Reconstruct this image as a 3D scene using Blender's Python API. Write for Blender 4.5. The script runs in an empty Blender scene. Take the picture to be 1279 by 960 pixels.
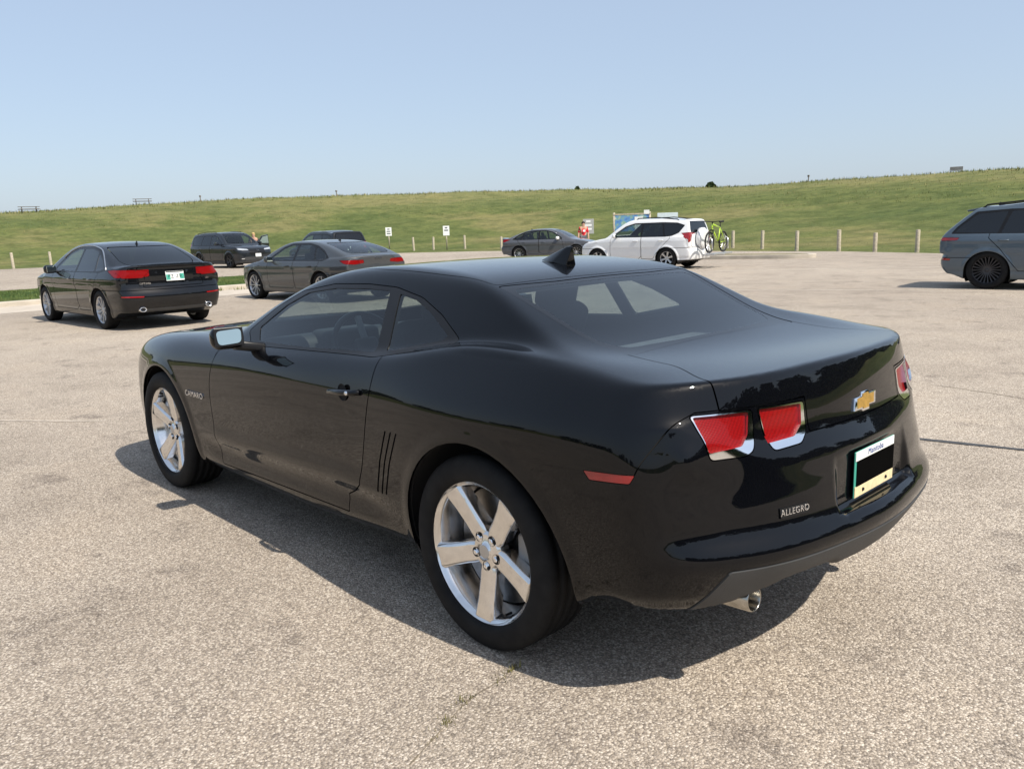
import bpy, bmesh, math, random
import numpy as np
from mathutils import Matrix, Vector
random.seed(7); rng = np.random.default_rng(11)
scene = bpy.context.scene; col = scene.collection
R = math.radians
# ---------------------------------------------------------------- camera
def set_camera(pos, yaw, pitch, roll, fpx):
    fw = np.array([math.cos(pitch)*math.cos(yaw), math.cos(pitch)*math.sin(yaw), -math.sin(pitch)])
    r0 = np.array([math.sin(yaw), -math.cos(yaw), 0.]); u0 = np.cross(r0, fw)
    r = math.cos(roll)*r0+math.sin(roll)*u0; u = math.cos(roll)*u0-math.sin(roll)*r0
    cd = bpy.data.cameras.new('camera'); co = bpy.data.objects.new('camera', cd); col.objects.link(co)
    cd.sensor_width = 36; cd.lens = fpx/1279*36; cd.clip_start = .05; cd.clip_end = 3000
    M = Matrix.Identity(4)
    for i in range(3): M[i][0] = r[i]; M[i][1] = u[i]; M[i][2] = -fw[i]; M[i][3] = pos[i]
    co.matrix_world = M; scene.camera = co
set_camera((-2.072, 2.674, 1.482), -.756, .189, -.034, 1013.2)
# ---------------------------------------------------------------- sky and sun
SUN = Vector((-.80, -.06, 1.0)).normalized()          # towards the sun
w = bpy.data.worlds.new('World'); scene.world = w; w.use_nodes = True
nt = w.node_tree; sky = nt.nodes.new('ShaderNodeTexSky'); sky.sky_type = 'NISHITA'; sky.sun_disc = False
sky.sun_elevation = math.asin(SUN.z); sky.sun_rotation = math.atan2(SUN.x, SUN.y)
sky.air_density = 1.0; sky.dust_density = 1.6; sky.ozone_density = 1.3; sky.altitude = 0
hz = nt.nodes.new('ShaderNodeMixRGB'); hz.inputs[0].default_value = .64; hz.inputs[2].default_value = (2.95, 3.55, 4.45, 1)      # thin even summer haze over the whole sky
nt.links.new(sky.outputs[0], hz.inputs[1]); nt.links.new(hz.outputs[0], nt.nodes['Background'].inputs[0]); nt.nodes['Background'].inputs[1].default_value = .13
sl = bpy.data.lights.new('sun', 'SUN'); sl.energy = 4.6; sl.angle = R(.6); sl.color = (1, .93, .82)
so = bpy.data.objects.new('sun', sl); col.objects.link(so); so.rotation_euler = SUN.to_track_quat('Z', 'Y').to_euler()
scene.view_settings.view_transform = 'Standard'; scene.view_settings.look = 'None'
scene.view_settings.exposure = 0.45; scene.view_settings.gamma = 1.0; scene.view_settings.use_curve_mapping = False
scene.cycles.max_bounces = 8; scene.cycles.transparent_max_bounces = 12; scene.cycles.use_denoising = True
# ---------------------------------------------------------------- implicit surface kit (numpy only)
class CB:
    """cardinal natural-cubic-spline basis on fixed knots"""
    def __init__(s, k):
        s.k = np.array(k, float); n = len(k); h = np.diff(s.k)
        A = np.zeros((n, n)); B = np.zeros((n, n)); A[0, 0] = A[-1, -1] = 1
        for i in range(1, n-1):
            A[i, i-1] = h[i-1]; A[i, i] = 2*(h[i-1]+h[i]); A[i, i+1] = h[i]
            B[i, i-1] = 6/h[i-1]; B[i, i+1] = 6/h[i]; B[i, i] = -6/h[i-1]-6/h[i]
        s.M = np.linalg.solve(A, B); s.I = np.eye(n); s.h = h
    def ev(s, x, T):
        """T: (n,) or (n,m) -> values at x (clamped ends)"""
        x = np.clip(x, s.k[0], s.k[-1]); i = np.clip(np.searchsorted(s.k, x)-1, 0, len(s.h)-1)
        h = s.h[i]; a = (s.k[i+1]-x)/h; b = 1-a
        M = s.M @ T
        ca = (a**3-a)*h*h/6; cb = (b**3-b)*h*h/6
        if T.ndim == 2:
            a = a[:, None]; b = b[:, None]; ca = ca[:, None]; cb = cb[:, None]
        return a*T[i]+b*T[i+1]+ca*M[i]+cb*M[i+1]
class C1:
    def __init__(s, k, v): s.b = CB(k); s.v = np.array(v, float)
    def __call__(s, x): return s.b.ev(x, s.v)
class T2:
    """smooth table over (x, w): rows = x stations, columns = w knots"""
    def __init__(s, xs, ws, T): s.bx = CB(xs); s.bw = CB(ws); s.T = np.array(T, float)
    def __call__(s, x, w):
        R = s.bx.ev(x, s.T)                      # N x nw
        k = s.bw.k; w = np.clip(w, k[0], k[-1]); i = np.clip(np.searchsorted(k, w)-1, 0, len(k)-2)
        h = s.bw.h[i]; a = (k[i+1]-w)/h; b = 1-a; r = np.arange(len(w))
        M = R @ s.bw.M.T
        return a*R[r, i]+b*R[r, i+1]+(a**3-a)*h*h/6*M[r, i]+(b**3-b)*h*h/6*M[r, i+1]
def smax(a, b, k):
    h = np.maximum(k-np.abs(a-b), 0)/k
    return np.maximum(a, b)+h*h*h*k/6
def smin(a, b, k): return -smax(-a, -b, k)
def sstep(a, b, x):
    t = np.clip((x-a)/(b-a), 0, 1); return t*t*(3-2*t)
def bump(x, c, w):
    t = np.clip(1-((x-c)/w)**2, 0, 1); return t*t*t
def rbox(P, c, hs, r):
    q = np.abs(P-np.array(c))-np.array(hs)+r
    return np.linalg.norm(np.maximum(q, 0), axis=1)+np.minimum(q.max(1), 0)-r
def grad(F, P, h=.003):
    g = np.empty_like(P)
    for i in range(3):
        d = np.zeros(3); d[i] = h
        g[:, i] = (F(P+d)-F(P-d))/(2*h)
    return g
def normals(F, P, h=.003):
    g = grad(F, P, h); return g/np.maximum(np.linalg.norm(g, axis=1), 1e-9)[:, None]
def project(F, P, it=4, mx=.02):
    for _ in range(it):
        f = F(P); g = np.empty_like(P)
        for i in range(3):
            d = np.zeros(3); d[i] = .002; g[:, i] = (F(P+d)-f)/.002
        st = g*(f/np.maximum((g*g).sum(1), 1e-6))[:, None]
        l = np.linalg.norm(st, axis=1); st *= np.minimum(1, mx/np.maximum(l, 1e-9))[:, None]
        P = P-st
    return P
def evalc(F, P): return F(P)
def chunked(F, ch=6000):
    """evaluate in cache-sized pieces"""
    def G(P): return F(P) if len(P) <= ch else np.concatenate([F(P[i:i+ch]) for i in range(0, len(P), ch)])
    return G
def surfnet(F, lo, hi, h, coarse=4):
    lo = np.array(lo, float); n = (np.ceil((np.array(hi)-lo)/(h*coarse)).astype(int))*coarse+1
    ax = [lo[i]+h*np.arange(n[i]) for i in range(3)]
    c = [a[::coarse] for a in ax]; nc = [len(a) for a in c]
    G = np.stack(np.meshgrid(*c, indexing='ij'), -1).reshape(-1, 3)
    Vc = evalc(F, G).reshape(nc)
    near = np.abs(Vc) < 1.15*h*coarse
    m = near[:-1, :-1, :-1].copy()
    for dx in (0, 1):
        for dy in (0, 1):
            for dz in (0, 1):
                m |= near[dx:nc[0]-1+dx, dy:nc[1]-1+dy, dz:nc[2]-1+dz]
    V = np.repeat(np.repeat(np.repeat(Vc[:-1, :-1, :-1], coarse, 0), coarse, 1), coarse, 2)
    V = np.pad(V, ((0, 1),)*3, mode='edge')
    mf = np.repeat(np.repeat(np.repeat(m, coarse, 0), coarse, 1), coarse, 2)
    k = np.zeros(V.shape, bool)
    for dx in (0, 1):
        for dy in (0, 1):
            for dz in (0, 1):
                k[dx:n[0]-1+dx, dy:n[1]-1+dy, dz:n[2]-1+dz] |= mf
    idx = np.argwhere(k)
    V[k] = evalc(F, lo+h*idx)
    S = V < 0
    # cells with a sign change
    cnt = np.zeros(np.array(V.shape)-1, np.int8)
    for dx in (0, 1):
        for dy in (0, 1):
            for dz in (0, 1):
                cnt += S[dx:n[0]-1+dx, dy:n[1]-1+dy, dz:n[2]-1+dz]
    act = (cnt > 0) & (cnt < 8); cells = np.argwhere(act)
    vid = -np.ones(act.shape, int); vid[act] = np.arange(len(cells))
    acc = np.zeros((len(cells), 3)); w = np.zeros(len(cells))
    cor = [(0, 0, 0), (1, 0, 0), (0, 1, 0), (0, 0, 1), (1, 1, 0), (1, 0, 1), (0, 1, 1), (1, 1, 1)]
    for a in cor:
        for b in cor:
            if sum(b)-sum(a) == 1 and all(y >= x for x, y in zip(a, b)):
                A = cells+a; B = cells+b; fa = V[tuple(A.T)]; fb = V[tuple(B.T)]
                x = (fa < 0) != (fb < 0); t = np.where(x, fa/np.where(x, fa-fb, 1), 0)
                acc += np.where(x[:, None], A+(B-A)*t[:, None], 0); w += x
    P = lo+h*acc/w[:, None]
    Q = []
    for d in range(3):
        e1, e2 = (d+1) % 3, (d+2) % 3
        s0 = [slice(None)]*3; s1 = [slice(None)]*3
        s0[d] = slice(0, -1); s1[d] = slice(1, None)
        x = S[tuple(s0)] != S[tuple(s1)]
        E = np.argwhere(x); E = E[(E[:, e1] > 0) & (E[:, e2] > 0) & (E[:, e1] < n[e1]-1) & (E[:, e2] < n[e2]-1)]
        o1 = np.zeros(3, int); o1[e1] = 1; o2 = np.zeros(3, int); o2[e2] = 1
        q = np.stack([vid[tuple((E-o1-o2).T)], vid[tuple((E-o2).T)], vid[tuple(E.T)], vid[tuple((E-o1).T)]], 1)
        fl = ~S[tuple(E.T)]
        q[fl] = q[fl][:, ::-1]
        Q.append(q)
    Q = np.concatenate(Q); Q = Q[(Q >= 0).all(1)]
    P = project(F, P, 3, h)
    return P, Q
def tris(Q): return np.concatenate([Q[:, [0, 1, 2]], Q[:, [0, 2, 3]]])
def compact(V, T):
    if len(T) == 0: return np.zeros((0, 3)), np.zeros((0, 3), int)
    u, inv = np.unique(T, return_inverse=True); return V[u], inv.reshape(-1, 3)
def refine(F, V, T, sel):
    """split the selected triangles in four, their neighbours to match"""
    if not sel.any(): return V, T
    E = np.sort(np.stack([T[:, [0, 1]], T[:, [1, 2]], T[:, [2, 0]]], 1), 2); K = E[..., 0]*(len(V)+1)+E[..., 1]
    uk = np.unique(K[sel]); has = np.isin(K, uk)
    N = project(F, (V[uk//(len(V)+1)]+V[uk % (len(V)+1)])/2, 2, .01); o = len(V)
    mid = np.where(has, np.searchsorted(uk, K).clip(0, len(uk)-1)+o, -1)
    n = has.sum(1); out = [T[n == 0]]
    t = T[n == 3]; m = mid[n == 3]
    out += [np.stack([t[:, 0], m[:, 0], m[:, 2]], 1), np.stack([m[:, 0], t[:, 1], m[:, 1]], 1), np.stack([m[:, 2], m[:, 1], t[:, 2]], 1), m]
    for k in range(3):
        q = (n == 1) & has[:, k]; t = np.roll(T[q], -k, 1); m = mid[q, k]
        out += [np.stack([t[:, 0], m, t[:, 2]], 1), np.stack([m, t[:, 1], t[:, 2]], 1)]
        q = (n == 2) & ~has[:, k]; t = np.roll(T[q], -k, 1); mm = np.roll(mid[q], -k, 1)
        out += [np.stack([t[:, 0], t[:, 1], mm[:, 1]], 1), np.stack([t[:, 0], mm[:, 1], mm[:, 2]], 1), np.stack([mm[:, 2], mm[:, 1], t[:, 2]], 1)]
    return np.concatenate([V, N]), np.concatenate(out)
def clip(F, V, T, phi, keep=-1):
    """the part of the triangles where phi<0 (keep=-1) or phi>0 (keep=1), cut along phi=0"""
    f = phi*(-keep); f = np.where(np.abs(f) < 1e-7, 1e-7, f); ins = f < 0
    n = ins[T].sum(1)
    out = [T[n == 3]]; V2 = [V]; base = len(V)
    mix = T[(n == 1) | (n == 2)]
    if len(mix):
        nn = ins[mix].sum(1); odd = np.where(nn == 1, ins[mix].argmax(1), (~ins[mix]).argmax(1))
        r = np.arange(len(mix)); a = mix[r, odd]; b = mix[r, (odd+1) % 3]; c = mix[r, (odd+2) % 3]
        E = np.concatenate([np.stack([a, b], 1), np.stack([a, c], 1)])
        Es = np.sort(E, 1); u, inv = np.unique(Es, axis=0, return_inverse=True); inv = inv.reshape(-1)
        t = f[u[:, 0]]/(f[u[:, 0]]-f[u[:, 1]])
        N = V[u[:, 0]]+(V[u[:, 1]]-V[u[:, 0]])*t[:, None]
        if F is not None: N = project(F, N, 2, .005)
        V2.append(N); ab = inv[:len(mix)]+base; ac = inv[len(mix):]+base
        one = nn == 1
        out.append(np.stack([a, ab, ac], 1)[one])
        two = ~one
        out.append(np.stack([ab, b, c], 1)[two]); out.append(np.stack([ab, c, ac], 1)[two])
    return compact(np.concatenate(V2), np.concatenate(out))
def sdpoly(p, poly):
    """signed distance to a closed 2D polygon, negative inside"""
    poly = np.array(poly, float); d = np.full(len(p), 1e9); ins = np.zeros(len(p), bool)
    for i in range(len(poly)):
        a = poly[i-1]; b = poly[i]; e = b-a
        w = p-a; t = np.clip((w@e)/max(e@e, 1e-12), 0, 1)
        d = np.minimum(d, np.linalg.norm(w-t[:, None]*e, axis=1))
        c = ((a[1] > p[:, 1]) != (b[1] > p[:, 1]))
        if abs(b[1]-a[1]) > 1e-12: ins ^= c & (p[:, 0] < (b[0]-a[0])*(p[:, 1]-a[1])/(b[1]-a[1])+a[0])
    return np.where(ins, -d, d)
def rounded(poly, r=.02, n=4):
    """polygon with its corners rounded"""
    P = np.array(poly, float); o = []
    for i in range(len(P)):
        a, b, c = P[i-1], P[i], P[(i+1) % len(P)]
        u = a-b; v = c-b; lu = np.linalg.norm(u); lv = np.linalg.norm(v); k = min(r, lu*.45, lv*.45)
        s = b+u/lu*k; e = b+v/lv*k
        for t in np.linspace(0, 1, n): o.append((1-t)**2*s+2*t*(1-t)*b+t*t*e)
    return np.array(o)
def curve2(pts, n=8):
    """open smooth polyline through 2D points"""
    P = np.array(pts, float); s = np.r_[0, np.cumsum(np.linalg.norm(np.diff(P, axis=0), axis=1))]
    b = CB(s); return b.ev(np.linspace(0, s[-1], (len(P)-1)*n+1), P)
AX = {'side': (0, 2), 'rear': (1, 2), 'top': (0, 1)}
def elen(V, T): return np.max([np.linalg.norm(V[T[:, a]]-V[T[:, b]], axis=1) for a, b in ((0, 1), (1, 2), (2, 0))], axis=0)
class Skin:
    """a closed triangle skin on an implicit surface from which panels are cut one after another"""
    def __init__(s, F, lo, hi, h):
        s.F = F; P, Q = surfnet(F, lo, hi, h); s.V = P; s.T = tris(Q); s.h = h
    def cut(s, view, poly, cond, gap=.004, ref=0, remove=True, F2=None):
        """cut the region of the polygon (seen in a view) where cond(P,N) holds; returns V,T of the piece"""
        i, j = AX[view]
        poly = np.array(poly, float)
        C = s.V[s.T].mean(1)
        lo = poly.min(0)-.06; hi = poly.max(0)+.06
        box = (C[:, i] > lo[0]) & (C[:, i] < hi[0]) & (C[:, j] > lo[1]) & (C[:, j] < hi[1])
        N = np.cross(s.V[s.T[:, 1]]-s.V[s.T[:, 0]], s.V[s.T[:, 2]]-s.V[s.T[:, 0]])
        N /= np.maximum(np.linalg.norm(N, axis=1), 1e-12)[:, None]
        cand = box.copy(); cand[box] = cond(C[box], N[box])
        rest = s.T[~cand]; V, T = compact(s.V, s.T[cand])
        if len(T) == 0: return V, T
        for _ in range(ref):
            ph = sdpoly(V[:, [i, j]], poly); L = elen(V, T)
            V, T = refine(s.F, V, T, (np.abs(ph)[T].min(1) < L) & (L > s.h*2.2/2**ref))
        ph = sdpoly(V[:, [i, j]], poly)
        A = clip(s.F, V, T, ph+gap/2, -1)
        if remove:
            B = clip(s.F, V, T, ph-gap/2, 1)
            s.T = np.concatenate([rest, B[1]+len(s.V)]); s.V = np.concatenate([s.V, B[0]])
        return A
    def cutphi(s, phi, cond, gap=.004, ref=1):
        C = s.V[s.T].mean(1); N = np.cross(s.V[s.T[:, 1]]-s.V[s.T[:, 0]], s.V[s.T[:, 2]]-s.V[s.T[:, 0]]); N /= np.maximum(np.linalg.norm(N, axis=1), 1e-12)[:, None]
        c = cond(C, N); rest = s.T[~c]; V, T = compact(s.V, s.T[c])
        for _ in range(ref):
            p = phi(V); L = elen(V, T); V, T = refine(s.F, V, T, (np.abs(p)[T].min(1) < L) & (L > s.h*2.2/2**ref))
        p = phi(V); A = clip(s.F, V, T, p+gap/2, -1); B = clip(s.F, V, T, p-gap/2, 1)
        s.T = np.concatenate([rest, B[1]+len(s.V)]); s.V = np.concatenate([s.V, B[0]])
        return A
def rim(F, V, T, N, t):
    """add an inward edge of depth t along the open borders"""
    E = np.concatenate([T[:, [0, 1]], T[:, [1, 2]], T[:, [2, 0]]]); S = np.sort(E, 1)
    u, inv, ct = np.unique(S, axis=0, return_inverse=True, return_counts=True); inv = inv.reshape(-1)
    B = E[ct[inv] == 1]
    if len(B) == 0: return V, T, N
    a = V[B[:, 0]]; b = V[B[:, 1]]; na = N[B[:, 0]]; nb = N[B[:, 1]]
    k = len(B); o = len(V)
    out = np.cross(b-a, na); out /= np.maximum(np.linalg.norm(out, axis=1), 1e-9)[:, None]
    # soften: average the outward directions at shared vertices
    acc = np.zeros_like(V); np.add.at(acc, B[:, 0], out); np.add.at(acc, B[:, 1], out)
    acc /= np.maximum(np.linalg.norm(acc, axis=1), 1e-9)[:, None]
    V2 = np.concatenate([V, a, b, b-nb*t, a-na*t])
    N2 = np.concatenate([N, acc[B[:, 0]], acc[B[:, 1]], acc[B[:, 1]], acc[B[:, 0]]])
    i = np.arange(k)+o
    T2_ = np.concatenate([np.stack([i+k, i, i+3*k], 1), np.stack([i+k, i+3*k, i+2*k], 1)])
    return V2, np.concatenate([T, T2_]), N2
# ---------------------------------------------------------------- blender helpers
def NT(name):
    m = bpy.data.materials.new(name); m.use_nodes = True
    t = m.node_tree; return m, t, t.nodes['Principled BSDF']
def nd(t, kind, **kw):
    n = t.nodes.new('ShaderNode'+kind)
    for k, v in kw.items():
        if k.startswith('i_'):
            n.inputs[k[2:].replace('_', ' ')].default_value = v
        else: setattr(n, k, v)
    return n
def ramp(t, src, stops):
    n = t.nodes.new('ShaderNodeValToRGB'); e = n.color_ramp.elements
    while len(e) < len(stops): e.new(.5)
    for a, (p, c) in zip(e, stops): a.position = p; a.color = tuple(c)+(1,) if len(c) == 3 else c
    t.links.new(src, n.inputs[0]); return n
def mat(name, c, rough=.5, metal=0, var=.12, vs=8, spec=.5, coat=0, bumpy=0, bs=60, rvar=.0):
    """principled material with a little procedural variation in colour, gloss and relief"""
    m, t, b = NT(name); L = t.links
    b.inputs['Roughness'].default_value = rough; b.inputs['Metallic'].default_value = metal; b.inputs['Specular IOR Level'].default_value = spec
    if coat: b.inputs['Coat Weight'].default_value = coat; b.inputs['Coat Roughness'].default_value = .03
    tc = nd(t, 'TexCoord'); n = nd(t, 'TexNoise', i_Scale=vs, i_Detail=5.); L.new(tc.outputs['Object'], n.inputs['Vector'])
    r = ramp(t, n.outputs['Fac'], [(.3, [x*(1-var) for x in c]), (.7, [min(1, x*(1+var)) for x in c])]); L.new(r.outputs[0], b.inputs['Base Color'])
    if rvar:
        mr = nd(t, 'MapRange'); mr.inputs['To Min'].default_value = max(0, rough-rvar); mr.inputs['To Max'].default_value = rough+rvar
        L.new(n.outputs['Fac'], mr.inputs['Value']); L.new(mr.outputs[0], b.inputs['Roughness'])
    if bumpy:
        n2 = nd(t, 'TexNoise', i_Scale=bs, i_Detail=3.); L.new(tc.outputs['Object'], n2.inputs['Vector'])
        bp = nd(t, 'Bump', i_Strength=bumpy, i_Distance=.01); L.new(n2.outputs['Fac'], bp.inputs['Height']); L.new(bp.outputs[0], b.inputs['Normal'])
    return m
def paint(name, c, metal=.0, rough=.35, spec=.3, dust=.02):
    spec = spec if max(c) > .03 else .02
    """clear-coated car paint with a thin film of dust"""
    m, t, b = NT(name); L = t.links
    b.inputs['Metallic'].default_value = metal; b.inputs['Specular IOR Level'].default_value = spec
    b.inputs['Coat Weight'].default_value = 1; b.inputs['Coat IOR'].default_value = 1.5
    tc = nd(t, 'TexCoord'); n = nd(t, 'TexNoise', i_Scale=3.5, i_Detail=6., i_Roughness=.65); L.new(tc.outputs['Object'], n.inputs['Vector'])
    r = ramp(t, n.outputs['Fac'], [(.35, c), (.75, [x+dust*.3 for x in c])]); L.new(r.outputs[0], b.inputs['Base Color'])
    b.inputs['Roughness'].default_value = rough
    mr = nd(t, 'MapRange'); mr.inputs['To Min'].default_value = .005; mr.inputs['To Max'].default_value = .03+dust
    L.new(n.outputs['Fac'], mr.inputs['Value']); L.new(mr.outputs[0], b.inputs['Coat Roughness'])
    return m
def glass(name, tint, power=4.2, rough=.0):
    m, t, b = NT(name); L = t.links; t.nodes.remove(b)
    out = t.nodes['Material Output']; tr = nd(t, 'BsdfTransparent'); gl = nd(t, 'BsdfGlossy'); gl.inputs['Roughness'].default_value = rough
    tr.inputs[0].default_value = tuple(tint)+(1,)
    lw = nd(t, 'LayerWeight'); lw.inputs['Blend'].default_value = .5
    pw = nd(t, 'Math', operation='POWER'); L.new(lw.outputs['Facing'], pw.inputs[0]); pw.inputs[1].default_value = power
    fr = nd(t, 'Math', operation='MULTIPLY_ADD'); L.new(pw.outputs[0], fr.inputs[0]); fr.inputs[1].default_value = .92; fr.inputs[2].default_value = .08
    mx = nd(t, 'MixShader'); L.new(fr.outputs[0], mx.inputs[0]); L.new(tr.outputs[0], mx.inputs[1]); L.new(gl.outputs[0], mx.inputs[2]); L.new(mx.outputs[0], out.inputs['Surface'])
    return m
def lens_mat(name, c, grid=160, rough=.06):
    """coloured lamp lens with a moulded prism grid"""
    m, t, b = NT(name); L = t.links
    tc = nd(t, 'TexCoord'); v = nd(t, 'TexVoronoi', i_Scale=float(grid), i_Randomness=.15); L.new(tc.outputs['Object'], v.inputs['Vector'])
    r = ramp(t, v.outputs['Distance'], [(.0, [x*1.0 for x in c]), (.8, [x*.40 for x in c])]); L.new(r.outputs[0], b.inputs['Base Color'])
    b.inputs['Roughness'].default_value = .35; b.inputs['Specular IOR Level'].default_value = .15; b.inputs['Coat Weight'].default_value = .3; b.inputs['Coat Roughness'].default_value = rough
    bp = nd(t, 'Bump', i_Strength=.3, i_Distance=.003); L.new(v.outputs['Distance'], bp.inputs['Height']); L.new(bp.outputs[0], b.inputs['Normal'])
    return m
def obj(name, V, F, m, parent=None, N=None, smooth=True, loc=None, rot=None):
    me = bpy.data.meshes.new(name)
    V = V.tolist() if hasattr(V, 'tolist') else V; F = F.tolist() if hasattr(F, 'tolist') else F
    me.from_pydata(V, [], F); me.validate(clean_customdata=False) if False else None
    if smooth: me.shade_smooth()
    if N is not None: me.normals_split_custom_set_from_vertices(N.tolist())
    for x in (m if isinstance(m, (list, tuple)) else [m]): me.materials.append(x)
    o = bpy.data.objects.new(name, me); col.objects.link(o); o.parent = parent
    if loc is not None: o.location = loc
    if rot is not None: o.rotation_euler = rot
    return o
def empty(name, loc=(0, 0, 0), rz=0, parent=None):
    o = bpy.data.objects.new(name, None); col.objects.link(o); o.location = loc; o.rotation_euler = (0, 0, rz); o.parent = parent
    o.empty_display_size = .2; return o
def tag(o, label, cat, group=None, kind=None):
    o['label'] = label; o['category'] = cat
    if group: o['group'] = group
    if kind: o['kind'] = kind
    return o
def copy_tree(o, parent=None):
    c = o.copy(); col.objects.link(c); c.parent = parent
    for ch in list(o.children): copy_tree(ch, c)
    return c
class MB:
    """collects simple shapes into one mesh"""
    def __init__(s): s.V = []; s.F = []
    def add(s, V, F):
        o = len(s.V); s.V += [tuple(v) for v in V]; s.F += [tuple(i+o for i in f) for f in F]; return s
    def box(s, c, d, rot=None):
        x, y, z = [k/2 for k in d]
        P = [Vector(p) for p in ((-x, -y, -z), (x, -y, -z), (x, y, -z), (-x, y, -z), (-x, -y, z), (x, -y, z), (x, y, z), (-x, y, z))]
        if rot is not None: P = [rot @ p for p in P]
        return s.add([p+Vector(c) for p in P], [(0, 3, 2, 1), (4, 5, 6, 7), (0, 1, 5, 4), (1, 2, 6, 5), (2, 3, 7, 6), (3, 0, 4, 7)])
    def tube(s, pts, r, n=8, cap=True):
        pts = [Vector(p) for p in pts]; rs = r if isinstance(r, (list, tuple)) else [r]*len(pts)
        V = []; F = []; up = None
        for i, p in enumerate(pts):
            d = (pts[min(i+1, len(pts)-1)]-pts[max(i-1, 0)]).normalized()
            if up is None or abs(d.dot(up)) > .95: up = Vector((0, 0, 1)) if abs(d.z) < .9 else Vector((1, 0, 0))
            a = d.cross(up).normalized(); b = a.cross(d); up = b
            for k in range(n):
                t = 2*math.pi*k/n; V.append(p+(a*math.cos(t)+b*math.sin(t))*rs[i])
        for i in range(len(pts)-1):
            for k in range(n):
                F.append((i*n+k, i*n+(k+1) % n, (i+1)*n+(k+1) % n, (i+1)*n+k))
        if cap: F.append(tuple(range(n))[::-1]); F.append(tuple((len(pts)-1)*n+k for k in range(n)))
        return s.add(V, F)
    def lathe(s, prof, n=48, c=(0, 0, 0)):
        """profile [(radius, y)] turned about the y axis"""
        V = []; F = []; m = len(prof)
        for k in range(n):
            t = 2*math.pi*k/n
            for r, y in prof: V.append((c[0]+r*math.cos(t), c[1]+y, c[2]+r*math.sin(t)))
        for k in range(n):
            for i in range(m-1):
                a = k*m+i; b = ((k+1) % n)*m+i; F.append((a, a+1, b+1, b))
        return s.add(V, F)
    def prism(s, poly, ax, a, b):
        """2D polygon extruded along axis ax from a to b"""
        n = len(poly); o = [i for i in range(3) if i != ax]; V = []
        for h in (a, b):
            for p in poly:
                v = [0, 0, 0]; v[ax] = h; v[o[0]] = p[0]; v[o[1]] = p[1]; V.append(v)
        return s.add(V, [tuple(range(n))[::-1], tuple(range(n, 2*n))]+[(i, (i+1) % n, n+(i+1) % n, n+i) for i in range(n)])
    def build(s, name, m, parent=None, smooth=False, bevel=0, seg=2, loc=None, rot=None, angle=None):
        me = bpy.data.meshes.new(name); me.from_pydata([tuple(v) for v in s.V], [], s.F)
        bm = bmesh.new(); bm.from_mesh(me); bmesh.ops.recalc_face_normals(bm, faces=bm.faces)
        if bevel: bmesh.ops.bevel(bm, geom=bm.edges[:]+bm.verts[:], offset=bevel, segments=seg, affect='EDGES', profile=.5, clamp_overlap=True)
        bm.to_mesh(me); bm.free()
        if smooth: me.shade_smooth()
        if angle is not None: me.shade_smooth(); me.set_sharp_from_angle(angle=R(angle))
        me.materials.append(m)
        o = bpy.data.objects.new(name, me); col.objects.link(o); o.parent = parent
        if loc is not None: o.location = loc
        if rot is not None: o.rotation_euler = rot
        return o
def text_obj(name, s, size, m, parent, loc, rot, depth=.002, align='CENTER', shear=0, sx=1):
    """raised lettering, turned into a mesh"""
    cu = bpy.data.curves.new(name, 'FONT'); cu.body = s; cu.size = size; cu.extrude = depth; cu.align_x = align; cu.align_y = 'CENTER'; cu.shear = shear; cu.space_character = 1.08
    tmp = bpy.data.objects.new(name, cu); col.objects.link(tmp)
    dg = bpy.context.evaluated_depsgraph_get(); dg.update()
    me = bpy.data.meshes.new_from_object(tmp.evaluated_get(dg)); bpy.data.objects.remove(tmp); bpy.data.curves.remove(cu)
    me.materials.clear(); me.materials.append(m)
    for p in me.polygons: p.material_index = 0
    o = bpy.data.objects.new(name, me); col.objects.link(o); o.parent = parent; o.location = loc; o.rotation_euler = rot; o.scale = (sx, 1, 1); return o
# ---------------------------------------------------------------- shared materials
M = {}
M['rubber'] = mat('tyre_rubber', (.022, .022, .023), .75, var=.25, vs=20, spec=.3, bumpy=.3, bs=150)
M['chrome'] = mat('chrome', (.85, .86, .88), .08, 1, var=.03)
M['polish'] = mat('polished_alloy', (.78, .77, .76), .16, 1, var=.06, vs=30, rvar=.05)
M['alloy'] = mat('silver_alloy', (.50, .51, .53), .3, .9, var=.05)
M['darkalloy'] = mat('dark_alloy', (.05, .05, .055), .35, .6, var=.1)
M['disc'] = mat('brake_disc', (.30, .29, .28), .35, 1, var=.2, vs=40)
M['caliper'] = mat('caliper_metal', (.28, .28, .28), .5, .5, var=.15)
M['trim'] = mat('black_trim', (.010, .010, .011), .3, var=.2, spec=.28)
M['plastic'] = mat('grey_plastic', (.036, .037, .039), .6, var=.15, bumpy=.15, bs=250)
M['under'] = mat('underbody', (.008, .008, .009), .9, var=.3)
M['seat'] = mat('seat_cloth', (.02, .021, .023), .85, var=.2, bumpy=.3, bs=200)
M['dash'] = mat('dashboard_plastic', (.025, .026, .028), .6, var=.15)
M['grey'] = mat('light_grey_trim', (.30, .31, .32), .5, var=.1)
M['white'] = mat('white_plastic', (.78, .78, .76), .4, var=.04)
M['red_lens'] = lens_mat('red_lamp_lens', (.30, .001, .002), 230)
M['red_plain'] = mat('red_reflector', (.26, .003, .005), .2, var=.15, coat=1)
M['clear_lens'] = mat('clear_lamp_lens', (.62, .64, .66), .12, .5, var=.3, vs=60, coat=1)
M['glass_side'] = glass('tinted_side_glass', (.52, .60, .60))
M['glass_rear'] = glass('tinted_rear_glass', (.60, .68, .69))
M['glass_front'] = glass('windscreen_glass', (.72, .80, .78))
M['glass_dark'] = glass('privacy_glass', (.022, .028, .03))
M['mirror'] = mat('mirror_glass', (.52, .60, .57), .02, 1, var=.01)
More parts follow.
